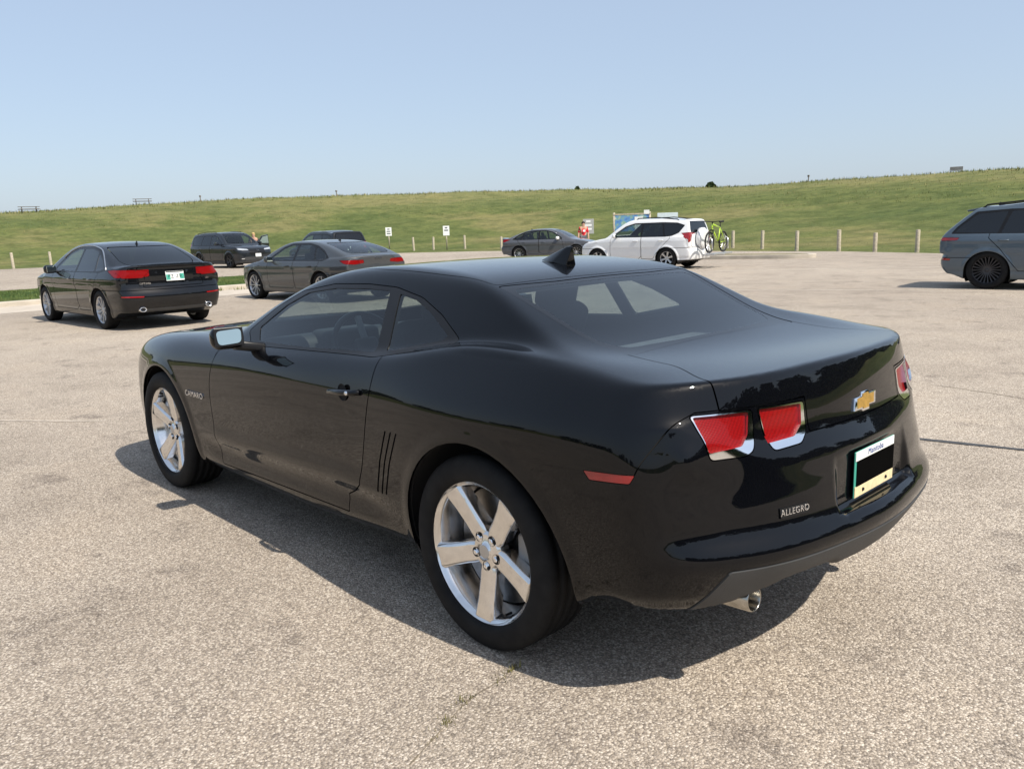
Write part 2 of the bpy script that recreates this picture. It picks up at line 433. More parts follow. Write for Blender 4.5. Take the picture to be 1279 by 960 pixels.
# ---------------------------------------------------------------- ground: paved lot, road, grass hill
def asphalt(name, pale=1.0, cracks=True):
    m, t, b = NT(name); L = t.links
    tc = nd(t, 'TexCoord'); P = tc.outputs['Object']
    # exposed aggregate: pebbles of two sizes in a darker binder
    v1 = nd(t, 'TexVoronoi', i_Scale=145.); L.new(P, v1.inputs['Vector']); v2 = nd(t, 'TexVoronoi', i_Scale=300.); L.new(P, v2.inputs['Vector'])
    sx = nd(t, 'SeparateColor'); L.new(v1.outputs['Color'], sx.inputs[0])
    k = pale
    r1 = ramp(t, sx.outputs[0], [(0, (.15*k, .13*k, .115*k)), (.25, (.26*k, .225*k, .19*k)), (.5, (.37*k, .32*k, .265*k)), (.78, (.49*k, .43*k, .355*k)), (.95, (.68*k, .62*k, .54*k))])
    sx2 = nd(t, 'SeparateColor'); L.new(v2.outputs['Color'], sx2.inputs[0])
    r2 = ramp(t, sx2.outputs[1], [(0, (.20*k, .175*k, .15*k)), (.5, (.33*k, .285*k, .24*k)), (1, (.50*k, .45*k, .38*k))])
    mx = nd(t, 'MixRGB', i_Fac=.32); L.new(r1.outputs[0], mx.inputs[1]); L.new(r2.outputs[0], mx.inputs[2])
    d = ramp(t, v1.outputs['Distance'], [(.35, (1, 1, 1)), (.75, (.55, .53, .5))])
    mm = nd(t, 'MixRGB', blend_type='MULTIPLY', i_Fac=.8); L.new(mx.outputs[0], mm.inputs[1]); L.new(d.outputs[0], mm.inputs[2])
    # broad blotches, tyre polish and stains
    n1 = nd(t, 'TexNoise', i_Scale=.9, i_Detail=6., i_Roughness=.6); L.new(P, n1.inputs['Vector'])
    b1 = ramp(t, n1.outputs['Fac'], [(.28, (.80, .79, .78)), (.5, (1, 1, 1)), (.75, (1.08, 1.06, 1.03))])
    m2 = nd(t, 'MixRGB', blend_type='MULTIPLY', i_Fac=1.); L.new(mm.outputs[0], m2.inputs[1]); L.new(b1.outputs[0], m2.inputs[2])
    n2 = nd(t, 'TexNoise', i_Scale=.13, i_Detail=4.); L.new(P, n2.inputs['Vector'])
    b2 = ramp(t, n2.outputs['Fac'], [(.3, (.86, .84, .83)), (.7, (1.06, 1.05, 1.04))])
    m3 = nd(t, 'MixRGB', blend_type='MULTIPLY', i_Fac=1.); L.new(m2.outputs[0], m3.inputs[1]); L.new(b2.outputs[0], m3.inputs[2])
    n3 = nd(t, 'TexNoise', i_Scale=2.3, i_Detail=7., i_Roughness=.7); L.new(P, n3.inputs['Vector'])
    b3 = ramp(t, n3.outputs['Fac'], [(.55, (1, 1, 1)), (.68, (.55, .54, .55))])
    m4 = nd(t, 'MixRGB', blend_type='MULTIPLY', i_Fac=.8); L.new(m3.outputs[0], m4.inputs[1]); L.new(b3.outputs[0], m4.inputs[2])
    L.new(m4.outputs[0], b.inputs['Base Color']); b.inputs['Roughness'].default_value = .92; b.inputs['Specular IOR Level'].default_value = .25
    bp = nd(t, 'Bump', i_Strength=.8, i_Distance=.0035); bp.invert = True; L.new(v1.outputs['Distance'], bp.inputs['Height'])
    bp2 = nd(t, 'Bump', i_Strength=.4, i_Distance=.0015); bp2.invert = True; L.new(v2.outputs['Distance'], bp2.inputs['Height']); L.new(bp.outputs[0], bp2.inputs['Normal']); L.new(bp2.outputs[0], b.inputs['Normal'])
    return m
def grass_mat(name, a, b_, c, sc=.25):
    m, t, b = NT(name); L = t.links
    tc = nd(t, 'TexCoord'); P = tc.outputs['Object']
    n1 = nd(t, 'TexNoise', i_Scale=sc*.25, i_Detail=7., i_Roughness=.62); L.new(P, n1.inputs['Vector'])
    n2 = nd(t, 'TexNoise', i_Scale=sc*9, i_Detail=6., i_Roughness=.7); L.new(P, n2.inputs['Vector'])
    r1 = ramp(t, n1.outputs['Fac'], [(.36, a), (.5, b_), (.60, c)])
    r2 = ramp(t, n2.outputs['Fac'], [(.3, (.62, .64, .55)), (.7, (1.25, 1.22, 1.15))])
    mx = nd(t, 'MixRGB', blend_type='MULTIPLY', i_Fac=1.); L.new(r1.outputs[0], mx.inputs[1]); L.new(r2.outputs[0], mx.inputs[2])
    # the upper slope and ridge are unmown and straw-coloured
    sz = nd(t, 'SeparateXYZ'); L.new(P, sz.inputs[0]); mz = nd(t, 'MapRange'); L.new(sz.outputs['Z'], mz.inputs['Value'])
    mz.inputs['From Min'].default_value = 3.5; mz.inputs['From Max'].default_value = 7.0; mz.inputs['To Max'].default_value = .55
    st = nd(t, 'MixRGB'); L.new(mz.outputs[0], st.inputs[0]); L.new(mx.outputs[0], st.inputs[1]); st.inputs[2].default_value = (.205, .195, .085, 1)
    n4 = nd(t, 'TexNoise', i_Scale=sc*2.2, i_Detail=5.); L.new(P, n4.inputs['Vector']); r4 = ramp(t, n4.outputs['Fac'], [(.36, (.74, .78, .70)), (.5, (1, 1, 1)), (.66, (1.18, 1.14, 1.1))])
    mk = nd(t, 'MixRGB', blend_type='MULTIPLY', i_Fac=1.); L.new(st.outputs[0], mk.inputs[1]); L.new(r4.outputs[0], mk.inputs[2])
    L.new(mk.outputs[0], b.inputs['Base Color']); b.inputs['Roughness'].default_value = .9; b.inputs['Specular IOR Level'].default_value = .15
    bp = nd(t, 'Bump', i_Strength=.8, i_Distance=.15); L.new(n2.outputs['Fac'], bp.inputs['Height']); L.new(bp.outputs[0], b.inputs['Normal'])
    return m
M['asphalt'] = asphalt('aggregate_asphalt', 1.12); M['concrete'] = mat('pale_concrete', (.42, .375, .31), .9, var=.14, vs=3, bumpy=.4, bs=90)
M['grass'] = grass_mat('dry_grass', (.080, .106, .034), (.112, .130, .044), (.165, .158, .068))
M['lawn'] = grass_mat('green_lawn', (.045, .085, .016), (.065, .11, .022), (.10, .13, .035), 1.2)
# far edge of the paving, seen from above (world metres)
EDGE = np.array([(75., 60.), (66., 15.), (60., -10.5), (58., -20.), (53., -29.5), (48., -34.), (42., -36.3), (34.5, -36.8), (24., -35.), (14.2, -33.5), (9.2, -31.2), (0., -27.5), (-16., -22.), (-45., -14.), (-80., 10.)])
def edge_dist(x, y):
    """distance beyond the far edge of the paving (positive on the grass)"""
    p = np.stack([x, y], 1); d = np.full(len(p), 1e9); 
    for a, b in zip(EDGE[:-1], EDGE[1:]):
        e = b-a; w_ = p-a; t = np.clip((w_@e)/(e@e), 0, 1); d = np.minimum(d, np.linalg.norm(w_-t[:, None]*e, axis=1))
    poly = np.concatenate([EDGE, [(-80., 300.), (90., 300.)]])
    return np.where(sdpoly(p, poly) < 0, -d, d)
HILL = C1([-1.6, -1.32, -1.21, -1.10, -.97, -.756, -.62, -.36, -.19, .2], [5.6, 5.9, 6.1, 6.25, 6.6, 7.05, 7.4, 6.65, 6.0, 5.0])
def hill_z(x, y):
    d = edge_dist(x, y)
    az = np.arctan2(y-2.67, x+2.07)                       # the ridge swells and dips along its length
    top = HILL(np.clip(az, -1.6, .2))
    z = top*(sstep(2, 62, d)*.88+.12*sstep(0, 95, d))
    z += .22*np.sin(x*.11+1.3)*np.sin(y*.09)*sstep(8, 40, d)+.10*np.sin(x*.31)*np.cos(y*.27+.6)*sstep(4, 30, d)
    return z-.02+.0*d
def terrain():
    s = np.concatenate([np.linspace(-320, -120, 21), np.linspace(-115, 160, 111), np.linspace(170, 420, 21)])
    u = np.concatenate([np.linspace(-420, -165, 21), np.linspace(-160, 60, 89), np.linspace(70, 360, 25)])
    X, Y = np.meshgrid(s, u, indexing='ij'); x = X.ravel(); y = Y.ravel(); z = hill_z(x, y); z = np.where(edge_dist(x, y) < -1.5, -.06, z)
    n = len(u); i = np.arange(len(s)-1)[:, None]*n+np.arange(n-1)[None]; i = i.ravel()
    o = obj('hill', np.stack([x, y, z], 1), np.stack([i, i+n, i+n+1, i+1], 1), M['grass']); o['kind'] = 'structure'; return o
terrain()
def sheet(name, poly, z, m):
    me = bpy.data.meshes.new(name); bm = bmesh.new(); vs = [bm.verts.new((p[0], p[1], z)) for p in poly]; f = bm.faces.new(vs); f.normal_update()
    if f.normal.z < 0: f.normal_flip()
    bmesh.ops.triangulate(bm, faces=bm.faces[:]); bm.to_mesh(me); bm.free(); me.materials.append(m); o = bpy.data.objects.new(name, me); col.objects.link(o); o['kind'] = 'structure'; return o
sheet('parking_lot', list(EDGE)+[(-80., 200.), (90., 200.)], 0.0, M['asphalt'])
# woods beyond the lot behind the photographer: mirrored in the paint
def woods():
    V = []; F = []
    leaf = []
    def crown(cx, cy, h, r, n):
        for _ in range(n):
            a = random.uniform(0, 6.283); t = random.uniform(.12, 1); rr = r*math.sqrt(random.random())*(1.05-.55*abs(t-.45)*1.6)
            p = Vector((cx+rr*math.cos(a), cy+rr*math.sin(a), h*t)); s_ = random.uniform(.35, .9)
            d = Vector((random.gauss(0, 1), random.gauss(0, 1), random.gauss(0, .6))).normalized(); e = d.orthogonal().normalized(); f = d.cross(e)
            o = len(V); V.extend([p+e*s_, p+f*s_, p-e*s_, p-f*s_]); F.append((o, o+1, o+2, o+3))
    for k in range(70):                                        # undergrowth and young trees in front of the belt
        a = R(150+112*k/69+random.uniform(-1, 1)); d = random.uniform(58, 66); crown(-2+d*math.cos(a), 2+d*math.sin(a), random.uniform(4, 8), random.uniform(2.5, 4), 240)
    for k in range(74):                                        # tall belt to the rear
        a = R(random.uniform(150, 262)); d = random.uniform(62, 80); crown(-2+d*math.cos(a), 2+d*math.sin(a), random.uniform(9, 15), random.uniform(3.6, 5.4), 330)
    for k in range(60):                                        # lower belt across the left side
        a = R(random.uniform(8, 105)); d = random.uniform(150, 185); crown(d*math.cos(a), d*math.sin(a), random.uniform(6, 10.5), random.uniform(5, 8), 220)
    m = mat('woods_foliage', (.020, .032, .012), .9, var=.5, vs=.4, spec=.1)
    o = obj('woods', [tuple(v) for v in V], F, m, smooth=False); o['kind'] = 'stuff'; o['label'] = 'dark belt of leafy trees beyond the parking lot'; return o
woods()
# ---------------------------------------------------------------- hero coupe: the shape
H_side = T2([-1.15, -.8, -.4, 0, .35, .7, 1.3, 2.0, 2.5, 2.85, 3.2, 3.6, 3.95], [.12, .24, .35, .5, .65, .78, .88, .96, 1.06], [
    [.66, .72, .77, .80, .81, .805, .785, .75, .69],
    [.77, .82, .86, .885, .896, .894, .876, .845, .79],
    [.82, .87, .90, .928, .943, .946, .935, .905, .85],
    [.84, .88, .91, .940, .955, .957, .944, .91, .855],
    [.82, .875, .905, .932, .945, .946, .932, .90, .855],
    [.80, .87, .900, .917, .924, .922, .908, .885, .85],
    [.80, .87, .896, .908, .916, .917, .903, .878, .84],
    [.80, .87, .896, .910, .920, .918, .898, .862, .81],
    [.81, .875, .905, .922, .928, .920, .890, .84, .77],
    [.81, .875, .905, .925, .932, .918, .880, .82, .74],
    [.78, .85, .885, .900, .900, .880, .835, .77, .68],
    [.70, .77, .800, .810, .800, .775, .73, .67, .58],
    [.55, .60, .63, .64, .63, .60, .55, .50, .42]])
H_top = T2([-1.1, -.86, -.65, -.45, -.2, .1, .5, 1.0, 1.7, 2.1, 2.6, 3.0, 3.4, 3.7, 3.9], [-.95, -.8, -.6, -.3, 0, .3, .6, .8, .95], [
    [l+d for d in (o3, o2, o1, o0, 0, o0, o1, o2, o3)] for l, o0, o1, o2, o3 in [
    (1.040, -.003, -.012, -.022, -.035), (1.040, -.003, -.010, -.018, -.032), (1.033, .001, .002, -.005, -.025), (1.036, .004, .014, .016, -.008),
    (1.04, .005, .02, .038, .018), (1.04, .005, .025, .044, .024), (1.015, .0, .0, .015, .0), (.985, 0, 0, .0, -.01), (.975, -.002, -.015, -.02, -.03),
    (.985, -.002, -.02, -.04, -.055), (.970, -.003, -.015, -.03, -.06), (.945, -.004, -.015, -.03, -.07), (.890, -.006, -.02, -.04, -.09), (.775, -.01, -.03, -.06, -.13), (.66, -.01, -.03, -.06, -.14)]])
H_tail = T2([-.95, -.8, -.6, -.3, 0, .3, .6, .8, .95], [.6, .78, .86, .94, 1.0, 1.04, 1.1], [
    [a, a, a*.78+b*.22, a*.5+b*.5, a*.2+b*.8, b, b] for a, b in ((-.67, -.58), (-.785, -.70), (-.873, -.822), (-.940, -.892), (-.962, -.918), (-.940, -.892), (-.873, -.822), (-.785, -.70), (-.67, -.58))])
H_bump = T2([-.95, -.8, -.6, -.3, 0, .3, .6, .8, .95], [.18, .26, .34, .42, .48, .53, .585, .64, .70, .76, .84], [
    [a+c for c in (.22, .15, .075, .020, -.014, -.023, .007, .020, .033, .046, .062)] for a in (-.705, -.826, -.940, -1.016, -1.043, -1.016, -.940, -.826, -.705)])
G_side = T2([-.6, -.3, .1, .5, .9, 1.4, 1.8, 2.2], [.85, .95, 1.05, 1.15, 1.25, 1.35], [
    [.80, .76, .715, .655, .59, .51], [.84, .795, .745, .685, .625, .555], [.872, .825, .775, .720, .660, .595], [.888, .840, .788, .734, .675, .610],
    [.893, .845, .793, .738, .680, .616], [.890, .842, .787, .730, .670, .605], [.875, .825, .768, .71, .65, .585], [.85, .80, .74, .68, .62, .555]])
G_top = C1([-1.0, -.62, -.45, -.3, -.15, 0, .2, .4, .6, .85, 1.1, 1.35, 1.6, 1.85, 2.1, 2.4], [.80, .945, 1.016, 1.079, 1.143, 1.208, 1.287, 1.324, 1.339, 1.346, 1.340, 1.313, 1.248, 1.152, 1.038, .89])
G_fall = C1([-.6, -.2, .2, .6, 1.0, 1.6, 2.2], [.06, .05, .035, .025, .025, .07, .10])
def F_hero_lower(P):
    x = P[:, 0]; y = np.abs(P[:, 1]); z = P[:, 2]
    side = y-H_side(x, z)
    # arch flares, the sunk lower door and the hip crease
    rr = np.hypot(x+.02, z-.352); side -= .0045*bump(rr, .425, .06)
    rf = np.hypot(x-2.852, z-.352); side -= .006*bump(rf, .41, .06)
    zc = .40+.03*np.clip(1.9-x, 0, 1.5)
    side += .016*bump(z, zc-.055, .09)*sstep(.42, .75, x)*sstep(2.45, 2.1, x)
    side -= .007*bump(z, zc+.045, .07)*sstep(.5, .9, x)*sstep(2.45, 2.1, x)
    top = (z-H_top(x, P[:, 1]))*.98
    low = .21+.05*sstep(1.4, .4, x)+.10*sstep(-.35, -.6, x)-z+.06*sstep(-.6, -.8, x)+.04*sstep(3.0, 3.7, x)
    tail = (H_tail(P[:, 1], z)-x)*.96
    fr = 3.80-.30*y*y-.10*(z-.55)**2*4
    front = (x-fr)*.95
    b = smax(side, tail, .09)
    b = smax(b, top, .030+.040*sstep(-.80, -.45, x)+.060*sstep(.2, 1.0, x))
    b = smax(b, front, .30)
    b = smax(b, low, .06)
    # bumper bar
    bt = (z-.848+.012*y*y+1.75*np.clip(-.950+.235*y*y-x, -.03, .3))/1.9
    bl = (H_bump(P[:, 1], z)-x)*.96
    lowb = .418-.068*sstep(.45, .72, y)-.035*sstep(.30, .22, y)-z
    bar = smax(smax(smax(side+.016, bl, .10), bt, .010), lowb, .03)
    bar = smax(bar, x+.35, .05)
    return smin(b, bar, .020+.07*sstep(.60, .84, y)*sstep(-.60, -.80, x))
def F_hero(P):
    x = P[:, 0]; y = np.abs(P[:, 1]); z = P[:, 2]
    low = F_hero_lower(P)
    gs = (y-G_side(x, z))*.87
    gt = (z-(G_top(x)-G_fall(x)*y*y))*.94
    g = smax(gs, gt, .06+.035*sstep(.1, .6, x))
    g = smax(smax(g, .8-z, .05), -.80-x, .05); g = smax(g, x-2.45, .05)
    b = smin(low, g, .05+.05*sstep(.1, -.3, x))
    # plate recess
    rec = rbox(P, (-1.082, 0, .66), (.10, .275, .092), .025)
    return smax(b, -rec, .025)
F_hero = chunked(F_hero)
# ---------------------------------------------------------------- wheels (axis along y, outer face towards +y)
def wheel(parent, name, loc, side, Rt, Rr, wd, style, spin=0, detail=True, face=None, nseg=56):
    w_ = empty(name, loc, 0, parent)
    if side < 0: w_.rotation_euler = (0, 0, math.pi)
    h = wd/2
    g = []
    tw = h*.80
    prof = [(Rr-.004, h*.80), (Rr+.006, h*.94), (Rr+.02, h*1.0), ((Rr+Rt)/2, h*1.01), (Rt-.020, h*.95), (Rt-.006, h*.86), (Rt-.001, tw*.92)]
    if detail:
        for c in (.62, .2, -.2, -.62):
            prof += [(Rt, tw*(c+.09)), (Rt-.008, tw*(c+.07)), (Rt-.008, tw*(c-.07)), (Rt, tw*(c-.09))]
    prof += [(Rt-.001, -tw*.92), (Rt-.007, -h*.86), (Rt-.022, -h*.96), ((Rr+Rt)/2, -h*1.03), (Rr+.006, -h*.94), (Rr-.004, -h*.8)]
    MB().lathe(prof, 72 if detail else 32).build('tyre', M['tyre'] if 'tyre' in M else M['rubber'], w_, smooth=True)
    fm = face or M['polish']
    rp = [(Rr+.002, h*.90), (Rr+.004, h*.86), (Rr-.012, h*.80), (Rr-.020, h*.66), (Rr-.030, h*.2), (Rr-.05, -h*.3), (Rr-.045, -h*.85), (Rr, -h*.9)]
    MB().lathe(rp, 72 if detail else 32).build('rim', fm, w_, smooth=True)
    MB().lathe([(.02, -h*.05), (Rr-.045, -h*.08), (Rr-.045, -h*.22), (.02, -h*.22)], 48).build('brake_disc', M['disc'] if detail else M['under'], w_, smooth=False, angle=30)
    MB().lathe([(.01, -h*.42), (Rr-.02, -h*.42)], 24).build('wheel_back', M['under'], w_)
    n, kind = style
    hub = .062 if detail else .055
    proto = None
    for k in range(n):
        if proto is None:
            mb = MB()
            if kind == 'five':                       # broad flat-faced spoke with bevelled flanks
                st = [(.045, .026, .036, h*.56, h*.1), (.085, .029, .042, h*.60, h*.12), (.12, .028, .041, h*.64, h*.2), (.19, .031, .043, h*.74, h*.3), (Rr-.014, .037, .050, h*.84, h*.45)]
            elif kind == 'broad':
                st = [(.04, .03, .035, h*.6, h*.2), (.10, .024, .03, h*.65, h*.3), (Rr-.014, .034, .040, h*.8, h*.45)]
            elif kind == 'thin':
                st = [(.04, .010, .014, h*.62, h*.3), (Rr*.6, .0075, .011, h*.70, h*.4), (Rr-.014, .011, .014, h*.8, h*.5)]
            else:                                    # 'pair': split spokes
                st = None
            if st:
                V = []; F = []
                for r, a, b, y0, y1 in st:
                    V += [(r, y1, -b), (r, y0-.010, -b), (r, y0, -a), (r, y0, a), (r, y0-.010, b), (r, y1, b)]
                for i in range(len(st)-1):
                    for j in range(5): q = i*6+j; F.append((q, q+1, q+7, q+6))
                F.append((0, 1, 2, 3, 4, 5)); e = (len(st)-1)*6; F.append(tuple(e+q for q in (5, 4, 3, 2, 1, 0)))
                mb.add(V, F)
            else:
                for s_ in (-1, 1):
                    P0 = Vector((.05, 0, .012*s_)); P1 = Vector((Rr-.012, 0, .055*s_)); wv = .013
                    V = []
                    for p, y0 in ((P0, h*.62), (P1, h*.82)):
                        V += [(p.x, y0-.03, p.z-wv), (p.x, y0, p.z-wv*.7), (p.x, y0, p.z+wv*.7), (p.x, y0-.03, p.z+wv)]
                    mb.add(V, [(0, 1, 5, 4), (1, 2, 6, 5), (2, 3, 7, 6), (3, 0, 4, 7), (0, 3, 2, 1), (4, 5, 6, 7)])
            proto = mb.build('spoke', fm, w_, bevel=.003 if detail else 0, seg=2, angle=35); o = proto
        else:
            o = proto.copy(); col.objects.link(o); o.parent = w_
        o.rotation_euler = (0, spin-2*math.pi*k/n, 0)
    MB().lathe([(.002, h*.66), (.026, h*.655), (.031, h*.62), (.034, h*.60), (hub, h*.58), (hub+.01, h*.50), (hub+.012, h*.2)], 40).build('hub', fm, w_, angle=35)
    if detail:
        MB().lathe([(.001, h*.672), (.024, h*.668), (.026, h*.655)], 32).build('centre_cap', M['alloy'], w_, angle=35)
        lp = None
        for k in range(5):
            t = spin+2*math.pi*(k+.5)/5
            hole = MB().lathe([(.0005, h*.585), (.0165, h*.585), (.0185, h*.600)], 20).build('lug_pocket', M['under'], w_, loc=(.056*math.cos(t), 0, .056*math.sin(t)))
            MB().lathe([(.0005, h*.65), (.008, h*.648), (.0105, h*.63), (.0105, h*.5)], 6).build('lug_nut', M['chrome'], w_, angle=20, loc=(.056*math.cos(t), 0, .056*math.sin(t)))
        MB().box((.0, 0, 0), (.075, .05, .17)).build('caliper', M['caliper'], w_, bevel=.012, seg=3, loc=(-.155 if side > 0 else .155, h*.02, .0), smooth=True)
        a = spin+2*math.pi*.42
        MB().tube([(0, 0, 0), (0, .03, 0)], .005, 8).build('valve', M['trim'], w_, loc=((Rr-.03)*math.cos(a), h*.5, (Rr-.03)*math.sin(a)))
    return w_
def tyre_material():
    m, t, b = NT('tread_rubber'); L = t.links
    b.inputs['Roughness'].default_value = .75; b.inputs['Specular IOR Level'].default_value = .18
    tc = nd(t, 'TexCoord'); n = nd(t, 'TexNoise', i_Scale=14., i_Detail=6.); L.new(tc.outputs['Object'], n.inputs['Vector'])
    r = ramp(t, n.outputs['Fac'], [(.3, (.008, .008, .009)), (.75, (.017, .017, .017))]); L.new(r.outputs[0], b.inputs['Base Color'])
    # radial sipes: angle about the axle
    sp = nd(t, 'SeparateXYZ'); L.new(tc.outputs['Object'], sp.inputs[0])
    at = nd(t, 'Math', operation='ARCTAN2'); L.new(sp.outputs['Z'], at.inputs[0]); L.new(sp.outputs['X'], at.inputs[1])
    ad = nd(t, 'Math', operation='MULTIPLY_ADD'); L.new(sp.outputs['Y'], ad.inputs[0]); ad.inputs[1].default_value = 1.6; L.new(at.outputs[0], ad.inputs[2])
    mu = nd(t, 'Math', operation='MULTIPLY'); L.new(ad.outputs[0], mu.inputs[0]); mu.inputs[1].default_value = 76
    sn = nd(t, 'Math', operation='SINE'); L.new(mu.outputs[0], sn.inputs[0])
    pw = nd(t, 'Math', operation='GREATER_THAN'); L.new(sn.outputs[0], pw.inputs[0]); pw.inputs[1].default_value = .72
    le = nd(t, 'VectorMath', operation='LENGTH'); cx = nd(t, 'CombineXYZ'); L.new(sp.outputs['X'], cx.inputs[0]); L.new(sp.outputs['Z'], cx.inputs[2]); L.new(cx.outputs[0], le.inputs[0])
    gt = nd(t, 'Math', operation='GREATER_THAN'); L.new(le.outputs['Value'], gt.inputs[0]); gt.inputs[1].default_value = .338
    ml = nd(t, 'Math', operation='MULTIPLY'); L.new(pw.outputs[0], ml.inputs[0]); L.new(gt.outputs[0], ml.inputs[1])
    iv = nd(t, 'Math', operation='SUBTRACT'); iv.inputs[0].default_value = 1; L.new(ml.outputs[0], iv.inputs[1])
    bp = nd(t, 'Bump', i_Strength=.9, i_Distance=.006); L.new(iv.outputs[0], bp.inputs['Height']); L.new(bp.outputs[0], b.inputs['Normal'])
    return m
M['tyre'] = tyre_material()
# ---------------------------------------------------------------- hero coupe: panels
M['black'] = paint('black_paint', (.0014, .0017, .0028), spec=.25, dust=.003)
M['black'].node_tree.nodes['Principled BSDF'].inputs['Coat IOR'].default_value = 1.39
def panel(name, VT, m, parent, F, depth=.010, off=0):
    V, T = VT
    if len(T) == 0: return None
    N = normals(F, V)
    if off: V = V-N*off
    if depth: V, T, N = rim(F, V, T, N, depth)
    return obj(name, V, T, m, parent, N)
def mir(p): p = np.array(p, float).copy(); p[:, 0] *= -1; return p
hero = empty('sports_coupe'); tag(hero, 'glossy black two-door coupe with five-spoke polished wheels in the foreground', 'car')
S = Skin(F_hero, (-1.10, -1.04, .14), (3.88, 1.04, 1.42), .019)
def arch(cx, cz, r, dx=0): return [(cx+r*math.cos(t), cz+r*math.sin(t)) for t in np.linspace(math.pi*1.0, 0, 25)]+[(cx+r+.01, .0), (cx-r-.01, .0)]
ARCH_R = arch(-.022, .345, .425); ARCH_F = arch(2.852, .35, .405)
for sg in (1, -1):
    out = lambda C, N, sg=sg: (C[:, 1]*sg > .5)
    S.cut('side', ARCH_R, out, 0, 1); S.cut('side', ARCH_F, out, 0, 1)
DLO = rounded([(1.90, 1.012), (1.70, 1.138), (1.50, 1.222), (1.22, 1.262), (.94, 1.268), (.73, 1.260), (.535, 1.226), (.379, 1.168), (.225, 1.085), (.25, 1.066), (.53, 1.016), (.68, .992), (1.36, .968), (1.80, .950)], .02)
WIN_D = rounded([(1.735, .975), (1.79, 1.035), (1.60, 1.152), (1.43, 1.217), (1.20, 1.243), (.93, 1.249), (.765, 1.244), (.705, 1.008), (1.27, .984)], .015)
WIN_Q = rounded([(.690, 1.236), (.585, 1.220), (.449, 1.172), (.300, 1.094), (.325, 1.077), (.632, 1.017)], .012)
SAIL = [(1.735, .975), (1.79, 1.035), (1.90, 1.012), (1.80, .950)]
REAR_O = rounded([(.190, -.60), (.165, -.3), (.165, .3), (.190, .60), (-.405, .552), (-.388, .42), (-.375, .15), (-.375, -.15), (-.388, -.42), (-.405, -.552)], .02)
REAR_I = rounded([(.150, -.565), (.138, -.2), (.138, .2), (.150, .565), (-.26, .535), (-.335, .48), (-.350, .2), (-.350, -.2), (-.335, -.48), (-.26, -.535)], .04)
WSC = rounded([(1.285, -.54), (1.33, -.2), (1.33, .2), (1.285, .54), (1.83, .665), (2.02, .62), (2.12, .3), (2.14, 0), (2.12, -.3), (2.02, -.62), (1.83, -.665)], .04)
SK0 = (S.V.copy(), S.T.copy())
for sg in (1, -1):
    out = lambda C, N, sg=sg: (C[:, 1]*sg > .45) & (N[:, 1]*sg > .3)
    for pl, nm, gm in ((WIN_D, 'door_window', 'glass_side'), (WIN_Q, 'quarter_window', 'glass_dark' if sg > 0 else 'glass_side')):
        panel(nm, S.cut('side', pl, out, 0, 2), M['glass_side'], hero, F_hero, 0, .004)
    panel('window_trim', S.cut('side', DLO, out, .003, 1), M['trim'], hero, F_hero, .012, .001)
up = lambda C, N: (C[:, 2] > .95) & (N[:, 2] > .3)
panel('rear_window', S.cut('top', REAR_I, up, 0, 1), M['glass_rear'], hero, F_hero, 0, .002)
panel('rear_window_band', S.cut('top', REAR_O, up, .004, 1), mat('black_glass_band', (.006, .006, .007), .06, var=.1), hero, F_hero, .006, .0015)
panel('windscreen', S.cut('top', WSC, up, .004, 1), M['glass_front'], hero, F_hero, 0, .002)
# inner shell behind the gaps, with the same openings
K = Skin.__new__(Skin); K.F = F_hero; K.V, K.T = SK0; K.h = .019
for sg in (1, -1):
    out = lambda C, N, sg=sg: (C[:, 1]*sg > .45) & (N[:, 1]*sg > .3)
    K.cut('side', WIN_D, out, 0, 1); K.cut('side', WIN_Q, out, 0, 1)
K.cut('top', REAR_I, up, 0, 1); K.cut('top', WSC, up, 0, 1)
K.V, K.T = compact(K.V, K.T)
obj('inner_shell', K.V-normals(F_hero, K.V)*.022, K.T, M['under'], hero)
# roof skin
panel('roof', S.cut('top', rounded([(.20, -.60), (.185, 0), (.20, .60), (.45, .612), (.9, .605), (1.26, .57), (1.31, 0), (1.26, -.57), (.9, -.605), (.45, -.612)], .03), lambda C, N: (C[:, 2] > 1.2) & (N[:, 2] > .3), .004, 1), M['black'], hero, F_hero)
# tail lamps
LAMP_O = [(.762, .941), (.564, .938), (.574, .842), (.588, .820), (.620, .808), (.736, .812), (.748, .870)]
LENS_O = [(.754, .935), (.580, .932), (.594, .866), (.622, .838), (.738, .834)]
LAMP_I = [(.547, .940), (.349, .934), (.354, .842), (.392, .812), (.514, .808), (.534, .860)]
LENS_I = [(.541, .934), (.364, .928), (.372, .866), (.412, .836), (.526, .832)]
back = lambda C, N: (C[:, 0] < -.6) & (N[:, 0] < -.25)
for lm, ln in ((LAMP_O, LENS_O), (LAMP_I, LENS_I)):
    for f in (lambda p: np.array(p), mir):
        tl = empty('tail_light', (0, 0, 0), 0, hero)
        panel('lens', S.cut('rear', rounded(f(ln), .008), back, 0, 3), M['red_lens'], tl, F_hero, 0, .009)
        panel('bezel', S.cut('rear', rounded(f(lm), .014), back, .004, 2), M['chrome'], tl, F_hero, .015, -.001)
# boot lid: deck top, lip and the panel between the lamps
def phi_lid(V):
    x, y, z = V[:, 0], np.abs(V[:, 1]), V[:, 2]
    wd = .555+.115*sstep(-.55, -.80, x)
    a = np.maximum(y-wd, x+.365)
    return np.maximum(a, np.minimum(.945-z, np.maximum(y-.340, .838-z)))
lid = panel('boot_lid', S.cutphi(phi_lid, lambda C, N: (C[:, 0] < -.2) & (C[:, 2] > .78) & (np.abs(C[:, 1]) < .8) & ((N[:, 2] > .2) | (N[:, 0] < -.3)), .005, 2), M['black'], hero, F_hero)
